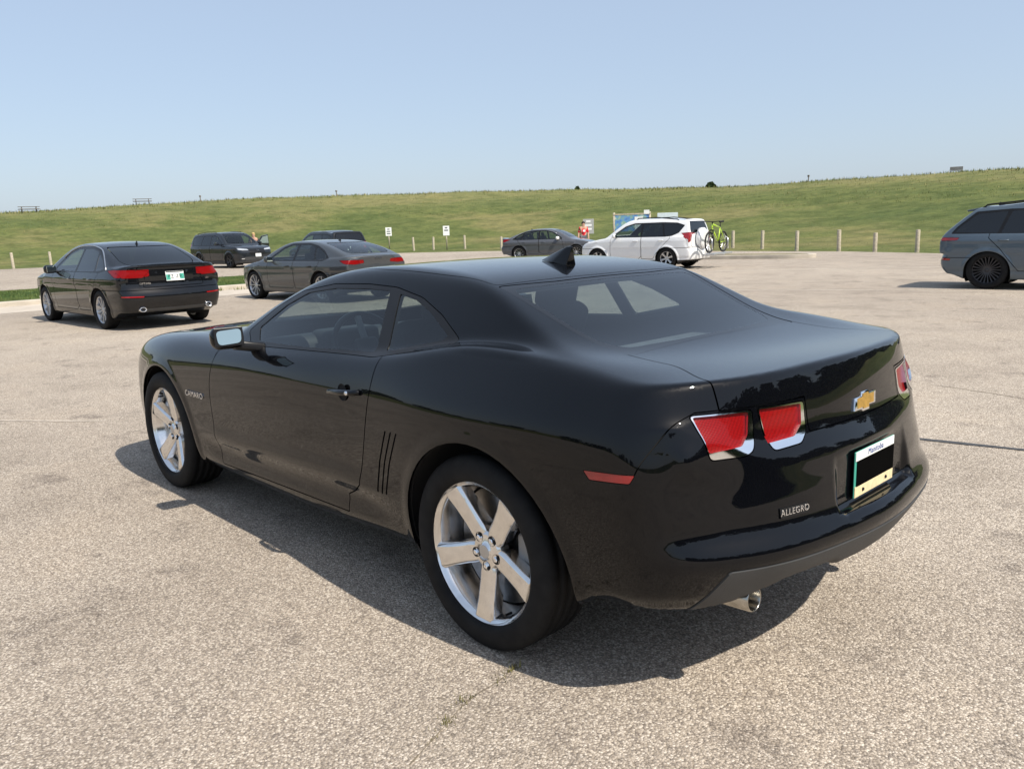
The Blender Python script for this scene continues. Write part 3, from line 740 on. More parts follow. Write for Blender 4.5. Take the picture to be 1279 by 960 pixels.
# rear reflectors, side markers, side vents
for sg in (1, -1):
    out = lambda C, N, sg=sg: (C[:, 1]*sg > .5)
    panel('side_marker', S.cut('side', rounded([(-.522, .772), (-.692, .781), (-.678, .754), (-.545, .746)], .006), out, .002, 3), M['red_plain'], hero, F_hero, .006, .001)
    for a, b in (((.492, .728), (.603, .456)), ((.452, .730), (.572, .454)), ((.412, .731), (.541, .458))):
        pl = rounded([(a[0]-.005, a[1]), (a[0]+.009, a[1]+.003), (a[0]*.5+b[0]*.5+.017, (a[1]+b[1])/2), (b[0]+.007, b[1]), (b[0]-.004, b[1]), (a[0]*.5+b[0]*.5+.001, (a[1]+b[1])/2)], .005)
        panel('side_vent', S.cut('side', pl, out, .0006, 3), M['black'], hero, F_hero, 0, .0035)
# rear bumper and its grey lower valance
def phi_val(V):
    x, y, z = V[:, 0], np.abs(V[:, 1]), V[:, 2]
    top = .490+0*y
    side = y-.725-(.490-z)*.30
    return np.maximum(np.maximum(z-top, side), x+.72)
panel('rear_valance', S.cutphi(phi_val, lambda C, N: (C[:, 0] < -.55) & (C[:, 2] < .6), .004, 1), M['plastic'], hero, F_hero, .012, -.004)
def phi_bumper(V):
    x, y, z = V[:, 0], np.abs(V[:, 1]), V[:, 2]
    seam = np.interp(z, [0, .764, .768, .781, .81, .88, .925, .95, 1.0], [-.09, -.09, -.55, -.69, -.70, -.737, -.759, -.782, -.80])
    return np.maximum(x-seam, z-.947)
panel('rear_bumper', S.cutphi(phi_bumper, lambda C, N: C[:, 0] < -.2, .004, 1), M['black'], hero, F_hero)
# doors, hood, wings, front bumper
DOOR = np.concatenate([curve2([(.612, .955), (.622, .86), (.645, .75), (.70, .56), (.742, .455)]), np.array([(.80, .415), (.872, .383), (.88, .30)]), np.array([(2.155, .272)]), curve2([(2.165, .32), (2.158, .56), (2.14, .75), (2.085, .905)]), np.array([(2.03, 1.06), (1.86, 1.10), (.60, 1.10)])])
for sg in (1, -1):
    out = lambda C, N, sg=sg: (C[:, 1]*sg > .5) & (C[:, 2] < 1.02+.0*C[:, 0]) & ~((C[:, 2] > .99) & (C[:, 0] > 1.72))
    dr = panel('door', S.cut('side', DOOR, out, .0055, 1), M['black'], hero, F_hero)
    # handle and its cup, seen against the door
    y0 = .921*sg
    MB().lathe([(.001, 0), (.030, .0), (.036, .004)], 24).build('handle_cup', M['under'], dr, loc=(.815, y0-.004*sg, .842), rot=(0, 0, 0 if sg > 0 else math.pi))
    mb = MB().tube([(.925, y0-.004*sg, .833), (.90, y0+.012*sg, .836), (.80, y0+.018*sg, .845), (.72, y0+.012*sg, .852), (.69, y0-.004*sg, .855)], [.010, .0125, .0135, .0125, .010], 10)
    mb.build('handle', M['black'], dr, smooth=True)
    MB().tube([(.745, y0+.012*sg, .850), (.745, y0+.030*sg, .850)], .0085, 12).build('key_lock', M['chrome'], dr, smooth=True)
panel('bonnet', S.cut('top', rounded([(2.0, -.70), (2.18, -.3), (2.2, 0), (2.18, .3), (2.0, .70), (2.6, .70), (3.2, .64), (3.55, .5), (3.66, 0), (3.55, -.5), (3.2, -.64), (2.6, -.70)], .05), lambda C, N: (C[:, 2] > .6) & (N[:, 2] > .3), .005, 1), M['black'], hero, F_hero)
panel('front_bumper', S.cutphi(lambda V: 3.28-V[:, 0]+np.clip(V[:, 2]-.6, 0, .3)*.6, lambda C, N: C[:, 0] > 2.8, .004, 1), M['black'], hero, F_hero)
for sg in (1, -1):
    panel('wing', S.cutphi(lambda V: 2.10-V[:, 0], lambda C, N, sg=sg: (C[:, 0] > 1.85) & (C[:, 1]*sg > .35) & (C[:, 2] > .28) & (C[:, 2] < 1.0), .004, 1), M['black'], hero, F_hero)
panel('body_side', compact(S.V, S.T), M['black'], hero, F_hero)
# wheel housings
for x0, z0, r in ((-.022, .345, .43), (2.852, .35, .41)):
    for sg in (1, -1):
        V = []; F = []; n = 28
        for k in range(n+1):
            t = math.pi*((1.03 if x0 < 1 else 1.10)-(1.13 if x0 < 1 else 1.16)*k/n); c_, s_ = math.cos(t), math.sin(t)
            V += [(x0+r*c_, .955*sg, z0+r*s_), (x0+(r+.012)*c_, .90*sg, z0+(r+.012)*s_), (x0+(r+.012)*c_, .50*sg, z0+(r+.012)*s_), (x0, .50*sg, z0)]
        V = [(x, min(abs(y), float(H_side(np.array([x]), np.array([z]))[0])-.004)*sg, z) for x, y, z in V]
        for k in range(n):
            for j in range(3): a = k*4+j; F.append((a, a+1, a+5, a+4))
        obj('wheel_housing', V, F, M['under'], hero)
for nm, x0, sp in (('wheel', 0, R(90)), ('wheel', 2.852, R(-97))):
    for sg in (1, -1):
        wheel(hero, nm, (x0, sg*.806, .355), sg, .357, .262, .240, (5, 'five'), sp if sg > 0 else math.pi-sp)
# mirrors
for sg in (1, -1):
    mr = empty('mirror', (1.70, .995*sg, 1.015), 0, hero); mr.rotation_euler = (0, R(9.5), R(-11)*sg)
    MB().box((.012, 0, 0), (.095, .158, .112)).build('mirror_housing', M['black'], mr, bevel=.044, seg=5, smooth=True)
    MB().box((-.0365, 0, 0), (.006, .136, .090)).build('mirror_surround', M['trim'], mr, bevel=.0028, seg=2)
    MB().prism(rounded([(-.054, -.032), (.054, -.038), (.060, .030), (-.058, .036)], .022, 6), 0, -.043, -.039).build('mirror_glass', M['mirror'], mr)
    MB().box((0, 0, 0), (.08, .15, .045)).build('mirror_arm', M['trim'], mr, bevel=.012, seg=3, loc=(.035, -.105*sg, -.052), rot=(R(12)*sg, 0, 0), smooth=True)
# roof antenna fin
V = [(.55, 0, 1.338), (.45, .030, 1.330), (.36, .034, 1.315), (.36, -.034, 1.315), (.45, -.030, 1.330), (.350, .004, 1.400), (.350, -.004, 1.400), (.380, .006, 1.398), (.380, -.006, 1.398)]
mb = MB(); mb.add(V, [(0, 1, 7), (0, 8, 4), (0, 7, 8), (1, 2, 5, 7), (4, 8, 6, 3), (2, 3, 6, 5), (5, 6, 8, 7), (0, 4, 3, 2, 1)])
mb.build('antenna_fin', M['black'], hero, bevel=.006, seg=3, smooth=True)
# exhaust tips
for sg in (1, -1):
    MB().lathe([(.030, -.12), (.035, -.10), (.036, 0), (.038, .003), (.0395, .0), (.041, -.004), (.040, -.14)], 32).build('exhaust_tip', mat('sooty_steel', (.42, .40, .36), .22, 1, var=.3, vs=30), hero, smooth=True, loc=(-.888, .575*sg, .352), rot=(R(4), 0, R(90)))
# bow-tie emblem, lettering, dealer badge, number plate
gold = mat('gold_emblem', (.55, .33, .08), .35, .6, var=.2, vs=60)
def bow(s): return [(-.085*s, -.026*s), (-.034*s, -.026*s), (-.030*s, -.034*s), (.022*s, -.034*s), (.026*s, -.020*s), (.075*s, -.020*s), (.092*s, .020*s), (.040*s, .020*s), (.036*s, .030*s), (-.016*s, .030*s), (-.020*s, .016*s), (-.070*s, .016*s)]
def rearX(y, z):
    lo, hi = -1.3, -.6
    for _ in range(40):
        m_ = (lo+hi)/2
        if F_hero(np.array([[m_, y, z]]))[0] > 0: lo = m_
        else: hi = m_
    return lo
em = empty('emblem', (rearX(0, .882)+.001, 0, .882), 0, hero); em.rotation_euler = (0, R(12), 0)
MB().prism([(-a, b) for a, b in bow(1.0)], 0, -.006, .012).build('emblem_frame', M['chrome'], em, bevel=.002, seg=2, angle=40)
MB().prism([(-a, b) for a, b in bow(.76)], 0, -.0085, .010).build('emblem_face', gold, em)
text_obj('name_badge', 'CAMARO', .044, M['chrome'], hero, (2.345, .9295, .642), (R(90), 0, R(181.9)), .0025, sx=1.12)
text_obj('name_badge', 'CAMARO', .044, M['chrome'], hero, (2.345, -.9295, .642), (R(90), 0, R(-1.9)), .0025, sx=1.12)
db = empty('dealer_badge', (rearX(.485, .630)-.001, .485, .630), 0, hero); db.rotation_euler = (0, R(11), R(-15))
MB().box((0, 0, -.002), (.004, .115, .030)).build('badge_plate', M['trim'], db)
text_obj('badge_letters', 'ALLEGRO', .026, M['chrome'], db, (-.003, .0, -.002), (R(90), 0, R(-90)), .0015, shear=.2)
npl = empty('number_plate', (rearX(0, .662)-.012, 0, .662), 0, hero)
plm = mat('plate_white', (.74, .76, .74), .4, var=.05, vs=40); plc = mat('plate_cream', (.72, .60, .36), .45, var=.12, vs=50); plb = mat('plate_black', (.002, .002, .002), .9, var=.1, spec=.02); plg = mat('plate_green', (.05, .32, .24), .5, var=.15)
MB().box((0, 0, 0), (.003, .305, .155)).build('plate_base', plg, npl, bevel=.001)
MB().box((-.003, 0, .062), (.002, .300, .030)).build('plate_top_band', plm, npl)
MB().box((-.003, 0, -.058), (.002, .300, .036)).build('plate_bottom_band', plc, npl)
MB().box((-.0035, -.006, .003), (.002, .290, .086)).build('plate_redaction', plb, npl)  # black block standing in for the redacted number, not a part of the plate
text_obj('plate_lettering', 'Manitoba', .030, mat('plate_blue', (.03, .07, .25), .5), npl, (-.0045, 0, .062), (R(90), 0, R(-90)), .0004)
for sy in (-.09, .09): MB().lathe([(.0005, .004), (.005, .004), (.006, 0)], 12).build('plate_screw', M['trim'], npl, loc=(-.0042, sy, -.058), rot=(0, 0, R(90)))
# cabin
cab = M['seat']
MB().box((.9, 0, .33), (2.6, 1.5, .04)).build('floor_pan', M['under'], hero)
for sy in (.36, -.36):
    for x0, wdt, nm in ((1.02, .50, 'front_seat'), (.18, .46, 'rear_seat')):
        st = empty(nm, (0, 0, 0), 0, hero); fr = nm == 'front_seat'
        MB().box((x0+.22, sy, .52), (.50, wdt, .16)).build('cushion', cab, st, bevel=.05, seg=4, smooth=True)
        MB().box((0, 0, 0), (.14, wdt, .62 if fr else .46)).build('backrest', cab, st, bevel=.055, seg=4, smooth=True, loc=(x0-.10, sy, .80 if fr else .76), rot=(0, R(-20 if fr else -26), 0))
        if fr: MB().box((0, 0, 0), (.09, .26, .17)).build('headrest', cab, st, bevel=.035, seg=4, smooth=True, loc=(x0-.235, sy, 1.17), rot=(0, R(-14), 0))
MB().box((-.12, 0, .965), (.44, 1.16, .03)).build('parcel_shelf', mat('parcel_shelf_felt', (.13, .135, .14), .9, var=.15, vs=12), hero, bevel=.01)
MB().box((0, 0, 0), (.34, 1.46, .20)).build('dashboard', M['dash'], hero, bevel=.06, seg=4, smooth=True, loc=(1.82, 0, .87), rot=(0, R(6), 0))
MB().box((1.66, .36, .955), (.16, .34, .09)).build('instrument_hood', M['dash'], hero, bevel=.03, seg=3, smooth=True)
MB().box((1.64, .36, .94), (.02, .30, .05)).build('instrument_trim', M['grey'], hero, bevel=.008)
sw = empty('steering_wheel', (1.46, .36, .91), 0, hero); sw.rotation_euler = (0, R(-64), 0)
V = []; F = []
for i in range(32):
    a = 2*math.pi*i/32
    for j in range(8):
        b = 2*math.pi*j/8; rr = .185+.016*math.cos(b); V.append((rr*math.cos(a), rr*math.sin(a), .016*math.sin(b)))
for i in range(32):
    for j in range(8): F.append((i*8+j, ((i+1) % 32)*8+j, ((i+1) % 32)*8+(j+1) % 8, i*8+(j+1) % 8))
obj('wheel_ring', V, F, M['trim'], sw)
MB().box((0, 0, 0), (.10, .13, .05)).build('wheel_boss', M['dash'], sw, bevel=.02, seg=3, smooth=True)
for a in (R(0), R(180), R(-90)): MB().box((.11*math.cos(a), .11*math.sin(a), 0), (.15 if abs(math.cos(a)) > .5 else .03, .03 if abs(math.cos(a)) > .5 else .15, .018)).build('wheel_spoke', M['grey'], sw)
MB().box((0, 0, 0), (.03, .24, .065)).build('rear_view_mirror', M['trim'], hero, bevel=.012, seg=3, smooth=True, loc=(1.40, 0, 1.245), rot=(0, R(10), 0))
for sg in (1, -1): MB().box((0, 0, 0), (.16, .40, .012)).build('sun_visor', M['grey'], hero, bevel=.004, loc=(1.33, .33*sg, 1.268), rot=(0, R(18), 0))
# ---------------------------------------------------------------- the parked cars: one builder, each with its own lines
def car_F(sp):
    plan = C1(*sp['plan']); sec = C1(*sp['sec']); top = C1(*sp['top']); tail = C1(*sp['tail']); fro = C1(*sp['front'])
    gt_ = C1(*sp['roof']); W = sp['W']; zb = sp['belt']; tb = sp['tumble']; gin = sp.get('gin', .02); wb = sp['wb']; ra = sp['arch']
    ghp = C1(*sp['gplan']) if 'gplan' in sp else None
    def F(P):
        x = P[:, 0]; y = np.abs(P[:, 1]); z = P[:, 2]
        hw = W*plan(x)
        side = y-hw+sec(z)-sp.get('flare', .008)*(bump(np.hypot(x, z-.33), ra+.015, .07)+bump(np.hypot(x-wb, z-.33), ra+.015, .07))
        side = side-.006*bump(z, zb-.13, .05)+.010*bump(z, .36, .09)
        t = z-top(x)+sp.get('crown', .05)*y*y
        rr = tail(z)+sp['tc']*y*y-x
        ff = x-fro(z)+sp['fc']*y*y
        b = smax(side, rr*.96, sp.get('kr', .14)); b = smax(b, ff*.95, .22); b = smax(b, t*.97, sp.get('kt', .10))
        b = smax(b, .19+.10*sstep(-.35, -.7, x)+.04*sstep(wb+.3, wb+.8, x)-z, .05)
        gs = (y-(hw if ghp is None else W*ghp(x))+gin+tb*np.maximum(z-zb, -.1)+.10*np.maximum(z-zb, 0)**2)*.9
        g = smax(gs, (z-gt_(x)+sp.get('rf', .05)*y*y)*.94, sp.get('kg', .08))
        g = smax(g, .7-z, .05); g = smax(g, sp['gx'][0]-x, .06); g = smax(g, x-sp['gx'][1], .06)
        b = smin(b, g, .045)
        return b
    return chunked(F)
def make_car(name, label, group, sp, loc, rz, h, wheel_style, paint_m, glass_m, face, scale=1.0, far=False):
    """body skin cut into bumpers, doors, windows and lamps; wheels; cabin floor and seats"""
    c = empty(name, (loc[0], loc[1], loc[2] if len(loc) > 2 else 0), rz); c.scale = (scale,)*3; tag(c, label, 'car', group)
    F = car_F(sp); W = sp['W']; wb = sp['wb']
    S = Skin(F, (sp['x0']-.1, -W-.1, .1), (sp['x1']+.1, W+.1, sp['H']+.1), h)
    for sg in (1, -1):
        out = lambda C, N, sg=sg: C[:, 1]*sg > .45
        for x0 in (0, wb):
            S.cut('side', arch(x0, .33, sp['arch']), out, 0, 1)
    SK = (S.V.copy(), S.T.copy())
    gap = sp.get('gap', .008); holes = []
    for sg in (1, -1):
        out = lambda C, N, sg=sg: (C[:, 1]*sg > .35) & (N[:, 1]*sg > .25) & (C[:, 2] > .8)
        for pl in sp['win']: panel('side_window', S.cut('side', rounded(pl, .025), out, 0, 2), glass_m[1] if pl[0][0] < sp.get('privacy', -9) else glass_m[0], c, F, 0, .003); holes.append((rounded(pl, .025), 'side', out))
        panel('window_trim', S.cut('side', rounded(sp['dlo'], .03), out, .004, 1), sp.get('trim', M['trim']), c, F, .01, .001)
    bk = lambda C, N: (C[:, 2] > sp['belt']-.06) & (N[:, 0] < -.12) & (C[:, 0] < wb*.45); fw_ = lambda C, N: (C[:, 2] > sp['belt']-.08) & (N[:, 0] > .12) & (C[:, 0] > wb*.45)
    rw = rounded(sp['rearwin'], .04); ws = rounded(sp['windscreen'], .05)
    panel('rear_window', S.cut(sp.get('rv', 'rear'), rw, bk, gap, 1), glass_m[2], c, F, 0, .002); holes.append((rw, sp.get('rv', 'rear'), bk))
    panel('windscreen', S.cut('rear', ws, fw_, gap, 1), M['glass_front'], c, F, 0, .002); holes.append((ws, 'rear', fw_))
    K = Skin.__new__(Skin); K.F = F; K.V, K.T = SK; K.h = h
    for pl, vw, cd in holes: K.cut(vw, pl, cd, 0, 1)
    K.V, K.T = compact(K.V, K.T); obj('inner_shell', K.V-normals(F, K.V)*.025, K.T, M['under'], c)
    back = lambda C, N: (C[:, 0] < 0) & (N[:, 0] < -.15)
    for pl, m_, both in sp.get('rear_lamps', []):
        for f in ((lambda p: np.array(p, float)), mir)[:2 if both else 1]: panel('tail_light', S.cut('rear', rounded(f(pl), .02), back, .004, 2), M[m_], c, F, .012, .002)
    for pl, m_ in sp.get('side_lamps', []):
        for sg in (1, -1): panel('tail_light', S.cut('side', rounded(pl, .02), lambda C, N, sg=sg: (C[:, 1]*sg > .4) & (N[:, 0] > -.985), .004, 2), M[m_], c, F, .012, .002)
    frontc = lambda C, N: (C[:, 0] > wb*.6) & (N[:, 0] > .15)
    for pl, m_, both, nm in sp.get('front_bits', []):
        for f in ((lambda p: np.array(p, float)), mir)[:2 if both else 1]: panel(nm, S.cut('rear', rounded(f(pl), .02), frontc, .004, 2), M[m_], c, F, .012, .003)
    for pl, m_, nm in sp.get('rear_bits', []): panel(nm, S.cut('rear', rounded(pl, .015), back, .004, 1), M[m_], c, F, .01, .003)
    if 'lid' in sp: panel('boot_lid', S.cut('rear', rounded(sp['lid'], .05), lambda C, N: (C[:, 0] < .2) & (N[:, 0] < -.02) & (C[:, 2] < sp['belt']+.3), gap, 1), paint_m, c, F)
    for sg in (1, -1):
        out = lambda C, N, sg=sg: (C[:, 1]*sg > .4) & (C[:, 2] < sp['belt']+.12)
        for pl, hx in sp['doors']:
            d = panel('door', S.cut('side', np.array(pl), out, gap, 1), paint_m, c, F)
            if d is None: continue
            pts = np.array([(hx, 0, sp['belt']-.11), (hx+.2, 0, sp['belt']-.115)]); ys = W*C1(*sp['plan'])(pts[:, 0])-C1(*sp['sec'])(pts[:, 2])
            MB().tube([(hx, (ys[0]-.004)*sg, pts[0, 2]), (hx+.03, (ys[0]+.03)*sg, pts[0, 2]), (hx+.17, (ys[1]+.03)*sg, pts[1, 2]), (hx+.2, (ys[1]-.004)*sg, pts[1, 2])], .013, 6).build('handle', sp.get('handle', paint_m), d, smooth=True)
    if 'lower' in sp:
        panel('lower_cladding', S.cutphi(lambda V: V[:, 2]-sp['lower'](V[:, 0], np.abs(V[:, 1])), lambda C, N: C[:, 2] < .75, .003, 1), sp.get('lower_m', M['plastic']), c, F, .006)
    panel('rear_bumper', S.cutphi(lambda V: np.maximum(V[:, 0]-sp['bump_x'], V[:, 2]-sp['bump_z']), lambda C, N: C[:, 0] < sp['bump_x']+.2, gap, 1), paint_m, c, F)
    panel('front_bumper', S.cutphi(lambda V: np.maximum(sp['fb'][0]-V[:, 0], V[:, 2]-sp['fb'][1]), lambda C, N: C[:, 0] > sp['fb'][0]-.2, gap, 1), paint_m, c, F)
    panel('body', compact(S.V, S.T), paint_m, c, F)
    for x0 in (0, wb):
        for sg in (1, -1):
            r_ = sp['arch']+.004; V = []; Fc = []; n = 16
            for k in range(n+1):
                t = math.pi*(1.15-1.3*k/n); co, si = math.cos(t), math.sin(t)
                V += [(x0+r_*co, (W*.965)*sg, .33+r_*si), (x0+r_*co, .45*sg, .33+r_*si), (x0, .45*sg, .33)]
            for k in range(n):
                for j in range(2): a = k*3+j; Fc.append((a, a+1, a+4, a+3))
            V = [(x, min(abs(y), W*float(C1(*sp['plan'])(np.array([x]))[0])-float(C1(*sp['sec'])(np.array([z]))[0])-.006)*sg, z) for x, y, z in V]
            obj('wheel_housing', V, Fc, M['under'], c)
            wheel(c, 'wheel', (x0, sg*(W-.02-sp['tw']/2), sp['tr']), sg, sp['tr'], sp['rr'], sp['tw'], wheel_style, .3+x0, False, face)
    MB().box((wb*.5, 0, .34), (wb+.6, W*1.5, .04)).build('floor_pan', M['under'], c)
    for sy in (.36, -.36):
        for x0 in sp['seats']:
            st = empty('seat', (0, 0, 0), 0, c)
            MB().box((x0+.2, sy, sp['belt']-.42), (.5, .5, .16)).build('cushion', M['seat'], st, bevel=.04, seg=2)
            MB().box((0, 0, 0), (.14, .5, .6)).build('backrest', M['seat'], st, bevel=.05, seg=2, loc=(x0-.1, sy, sp['belt']-.12), rot=(0, R(-16), 0))
            MB().box((0, 0, 0), (.09, .26, .18)).build('headrest', M['seat'], st, bevel=.035, seg=2, loc=(x0-.21, sy, sp['belt']+.24), rot=(0, R(-12), 0))
    MB().box((sp['dash'], 0, sp['belt']-.06), (.4, W*1.55, .18)).build('dashboard', M['dash'], c, bevel=.05, seg=2)
    mx, my, mz = sp['mir']
    for sg in (1, -1):
        mr = empty('mirror', (0, 0, 0), 0, c)
        MB().box((0, 0, 0), (.12, .21, .15)).build('mirror_housing', sp.get('mir_m', paint_m), mr, bevel=.05, seg=3, smooth=True, loc=(mx, my*sg, mz), rot=(0, 0, R(10)*sg))
        MB().box((0, 0, 0), (.01, .17, .11)).build('mirror_glass', M['mirror'], mr, bevel=.004, seg=2, loc=(mx-.063, (my-.008)*sg, mz), rot=(0, 0, R(12)*sg))
        MB().box((mx+.02, (my-.12)*sg, mz-.05), (.06, .12, .04)).build('mirror_arm', M['trim'], mr, bevel=.01)
    if 'rails' in sp:
        for sg in (1, -1):
            xa, xb, yr, zr = sp['rails']; zz = lambda x: float(C1(*sp['roof'])(np.array([x]))[0])-sp.get('rf', .05)*yr*yr
            MB().tube([(xa, yr*sg, zz(xa)-.02), (xa+.08, yr*sg, zz(xa+.08)+.035), ((xa+xb)/2, yr*sg, zz((xa+xb)/2)+.045), (xb-.08, yr*sg, zz(xb-.08)+.035), (xb, yr*sg, zz(xb)-.02)], .018, 6).build('roof_rail', M['trim'], c, smooth=True)
    if 'strip' in sp:
        q = curve2(sp['strip'], 4); yl = np.full(len(q), .3); yh_ = np.full(len(q), W+.1)
        for _ in range(30):
            ym = (yl+yh_)/2; f = F(np.stack([q[:, 0], ym, q[:, 1]], 1)); yl = np.where(f < 0, ym, yl); yh_ = np.where(f < 0, yh_, ym)
        for sg in (1, -1): MB().tube([(x, y*sg, z) for x, y, z in zip(q[:, 0], yl+.002, q[:, 1])], .011, 6).build('chrome_strip', M['alloy'], c, smooth=True)
    if 'fin' in sp:
        x, z = sp['fin']; mb = MB(); mb.add([(x+.12, 0, z), (x, .03, z-.015), (x-.05, 0, z-.02), (x, -.03, z-.015), (x-.03, 0, z+.065)], [(0, 1, 4), (1, 2, 4), (2, 3, 4), (3, 0, 4), (0, 3, 2, 1)]); mb.build('antenna_fin', sp.get('fin_m', M['trim']), c)
    for y, z, x, r in sp.get('pipes', []):
        for sg in (1, -1): MB().lathe([(r*.7, -.1), (r*.8, -.01), (r, 0), (r*1.12, -.01), (r*1.12, -.15)], 20).build('exhaust_tip', M['chrome'], c, smooth=True, loc=(x, y*sg, z), rot=(0, 0, R(90))).scale = (1.5, 1, 1)
    if 'plate' in sp:
        x, z, tilt, tx = sp['plate']; p_ = empty('number_plate', (x, 0, z), 0, c); p_.rotation_euler = (0, R(tilt), 0 if x < 1 else R(180))
        MB().box((0, 0, 0), (.006, .305, .155)).build('plate_base', plm, p_)
        if tx:
            MB().box((-.005, .115, -.02), (.003, .07, .09)).build('plate_band', plg, p_); MB().box((-.005, -.115, -.01), (.003, .07, .09)).build('plate_band', plg, p_)
            text_obj('plate_lettering', tx, .085, M['trim'], p_, (-.006, 0, -.01), (R(90), 0, R(-90)), .001)
            MB().box((-.005, 0, .066), (.003, .29, .014)).build('plate_top_band', M['trim'], p_)
    for tx, size, m_, pos, rot in sp.get('text', []): text_obj('name_badge', tx, size, m_, c, pos, rot, .003)
    return c, S, F
def win3(fr, tp, b, rr): return fr
P_kia = paint('charcoal_black_paint', (.004, .0045, .006), spec=.3, dust=.008); P_audi = paint('gunmetal_paint', (.042, .047, .053), metal=.15, rough=.45, spec=.3, dust=.01)
P_navy = paint('dark_navy_paint', (.012, .015, .020), spec=.3, dust=.03); P_cam = paint('slate_grey_paint', (.075, .080, .094), metal=.2, rough=.45, dust=.02)
P_white = paint('white_paint', (.74, .75, .76), spec=.5, dust=.0); P_lin = paint('blue_grey_paint', (.075, .105, .135), metal=.35, rough=.4, spec=.4, dust=.02)
P_dark = paint('black_hatch_paint', (.008, .010, .013), spec=.3, dust=.03)
GL = (M['glass_side'], M['glass_dark'], M['glass_dark'])
SEC = ([.1, .22, .32, .45, .6, .75, .88, .98, 1.1, 1.3], [.11, .05, .028, .012, .004, .004, .018, .045, .09, .16])
# ---- black sedan by the kerb
kia = dict(W=.915, wb=2.795, x0=-1.06, x1=3.78, H=1.455, belt=.95, tumble=.50, arch=.375, tr=.328, rr=.232, tw=.215, gin=.035,
    plan=([-1.1, -.7, -.2, .6, 1.4, 2.2, 2.8, 3.3, 3.8], [.86, .945, .985, 1, 1, .995, .98, .93, .80]), sec=SEC,
    top=([-1.1, -.95, -.7, -.4, 0, 1, 2.0, 2.4, 2.9, 3.4, 3.7, 3.9], [1.06, 1.075, 1.06, 1.05, 1.02, .98, .985, .985, .93, .82, .70, .58]), crown=.035,
    tail=([.1, .3, .45, .6, .7, .8, .9, 1.0, 1.1], [-.86, -.97, -1.04, -1.045, -1.0, -.985, -.985, -.98, -1.0]), tc=.24, front=([.1, .3, .5, .7, .9], [3.66, 3.76, 3.78, 3.74, 3.6]), fc=.28, kt=.07, kr=.16,
    roof=([-1.0, -.62, -.4, -.1, .2, .55, .9, 1.3, 1.7, 2.1, 2.45, 2.7], [.92, 1.045, 1.13, 1.245, 1.345, 1.425, 1.452, 1.455, 1.40, 1.25, 1.07, .94]), rf=.07, gx=(-.80, 2.75), kg=.10,
    win=[[(1.05, .965), (1.04, 1.345), (1.30, 1.345), (1.62, 1.27), (2.05, 1.02), (2.05, .985)], [(.98, .965), (.97, 1.345), (.62, 1.345), (.28, 1.29), (.16, .975)], [(.10, .975), (.215, 1.265), (-.05, 1.14), (-.20, 1.02), (-.12, .985)]],
    dlo=[(2.15, .955), (2.10, 1.03), (1.66, 1.295), (1.30, 1.375), (.62, 1.378), (.28, 1.32), (-.05, 1.18), (-.33, .99), (-.1, .955)], strip=[(1.85, 1.20), (1.66, 1.305), (1.30, 1.385), (.62, 1.388), (.28, 1.33), (-.05, 1.19), (-.34, .995)], privacy=.99,
    rearwin=[(-.56, 1.36), (.56, 1.36), (.62, 1.12), (.55, 1.055), (-.55, 1.055), (-.62, 1.12)], windscreen=[(-.56, 1.37), (.56, 1.37), (.68, 1.05), (-.68, 1.05)],
    rear_lamps=[([(.86, 1.0), (.50, .985), (.40, .955), (.50, .855), (.80, .86)], 'red_lens', True), ([(.84, .575), (.52, .565), (.54, .54), (.84, .55)], 'red_plain', True)],
    side_lamps=[([(-.40, .985), (-.60, 1.0), (-.95, .99), (-.95, .87), (-.70, .875)], 'red_lens')],
    lid=[(-.60, 1.02), (.60, 1.02), (.46, .90), (.52, .70), (-.52, .70), (-.46, .90)], rear_bits=[([(-.56, .36), (.56, .36), (.50, .27), (-.50, .27)], 'plastic', 'diffuser')],
    doors=[([(1.01, 1.1), (1.01, .36), (1.12, .30), (2.18, .30), (2.20, .55), (2.14, .90), (2.0, 1.1)], 1.12), ([(-.02, 1.1), (-.05, .92), (.12, .70), (.42, .40), (.50, .30), (.99, .30), (.99, 1.1)], .16)],
    bump_x=-.10, bump_z=.66, fb=(2.9, .66), seats=(1.05, .42), dash=2.15, mir=(1.95, 1.0, 1.0), fin=(.42, 1.40), pipes=[(.56, .345, -.965, .036)], plate=(-1.005, .865, 8, 'PZ ZR'),
    text=[('OPTIMA', .045, M['chrome'], (-1.00, .50, .765), (R(90), 0, R(-105))), ('GDI', .04, M['chrome'], (-.995, -.55, .80), (R(90), 0, R(-75)))], gap=.010)
make_car('sedan', 'black four-door sedan with silver wheels and green-banded plate parked at the left kerb', None, kia, (13.15, -2.78), R(2.5), .036, (10, 'thin'), P_kia, GL, M['alloy'], scale=1.03)
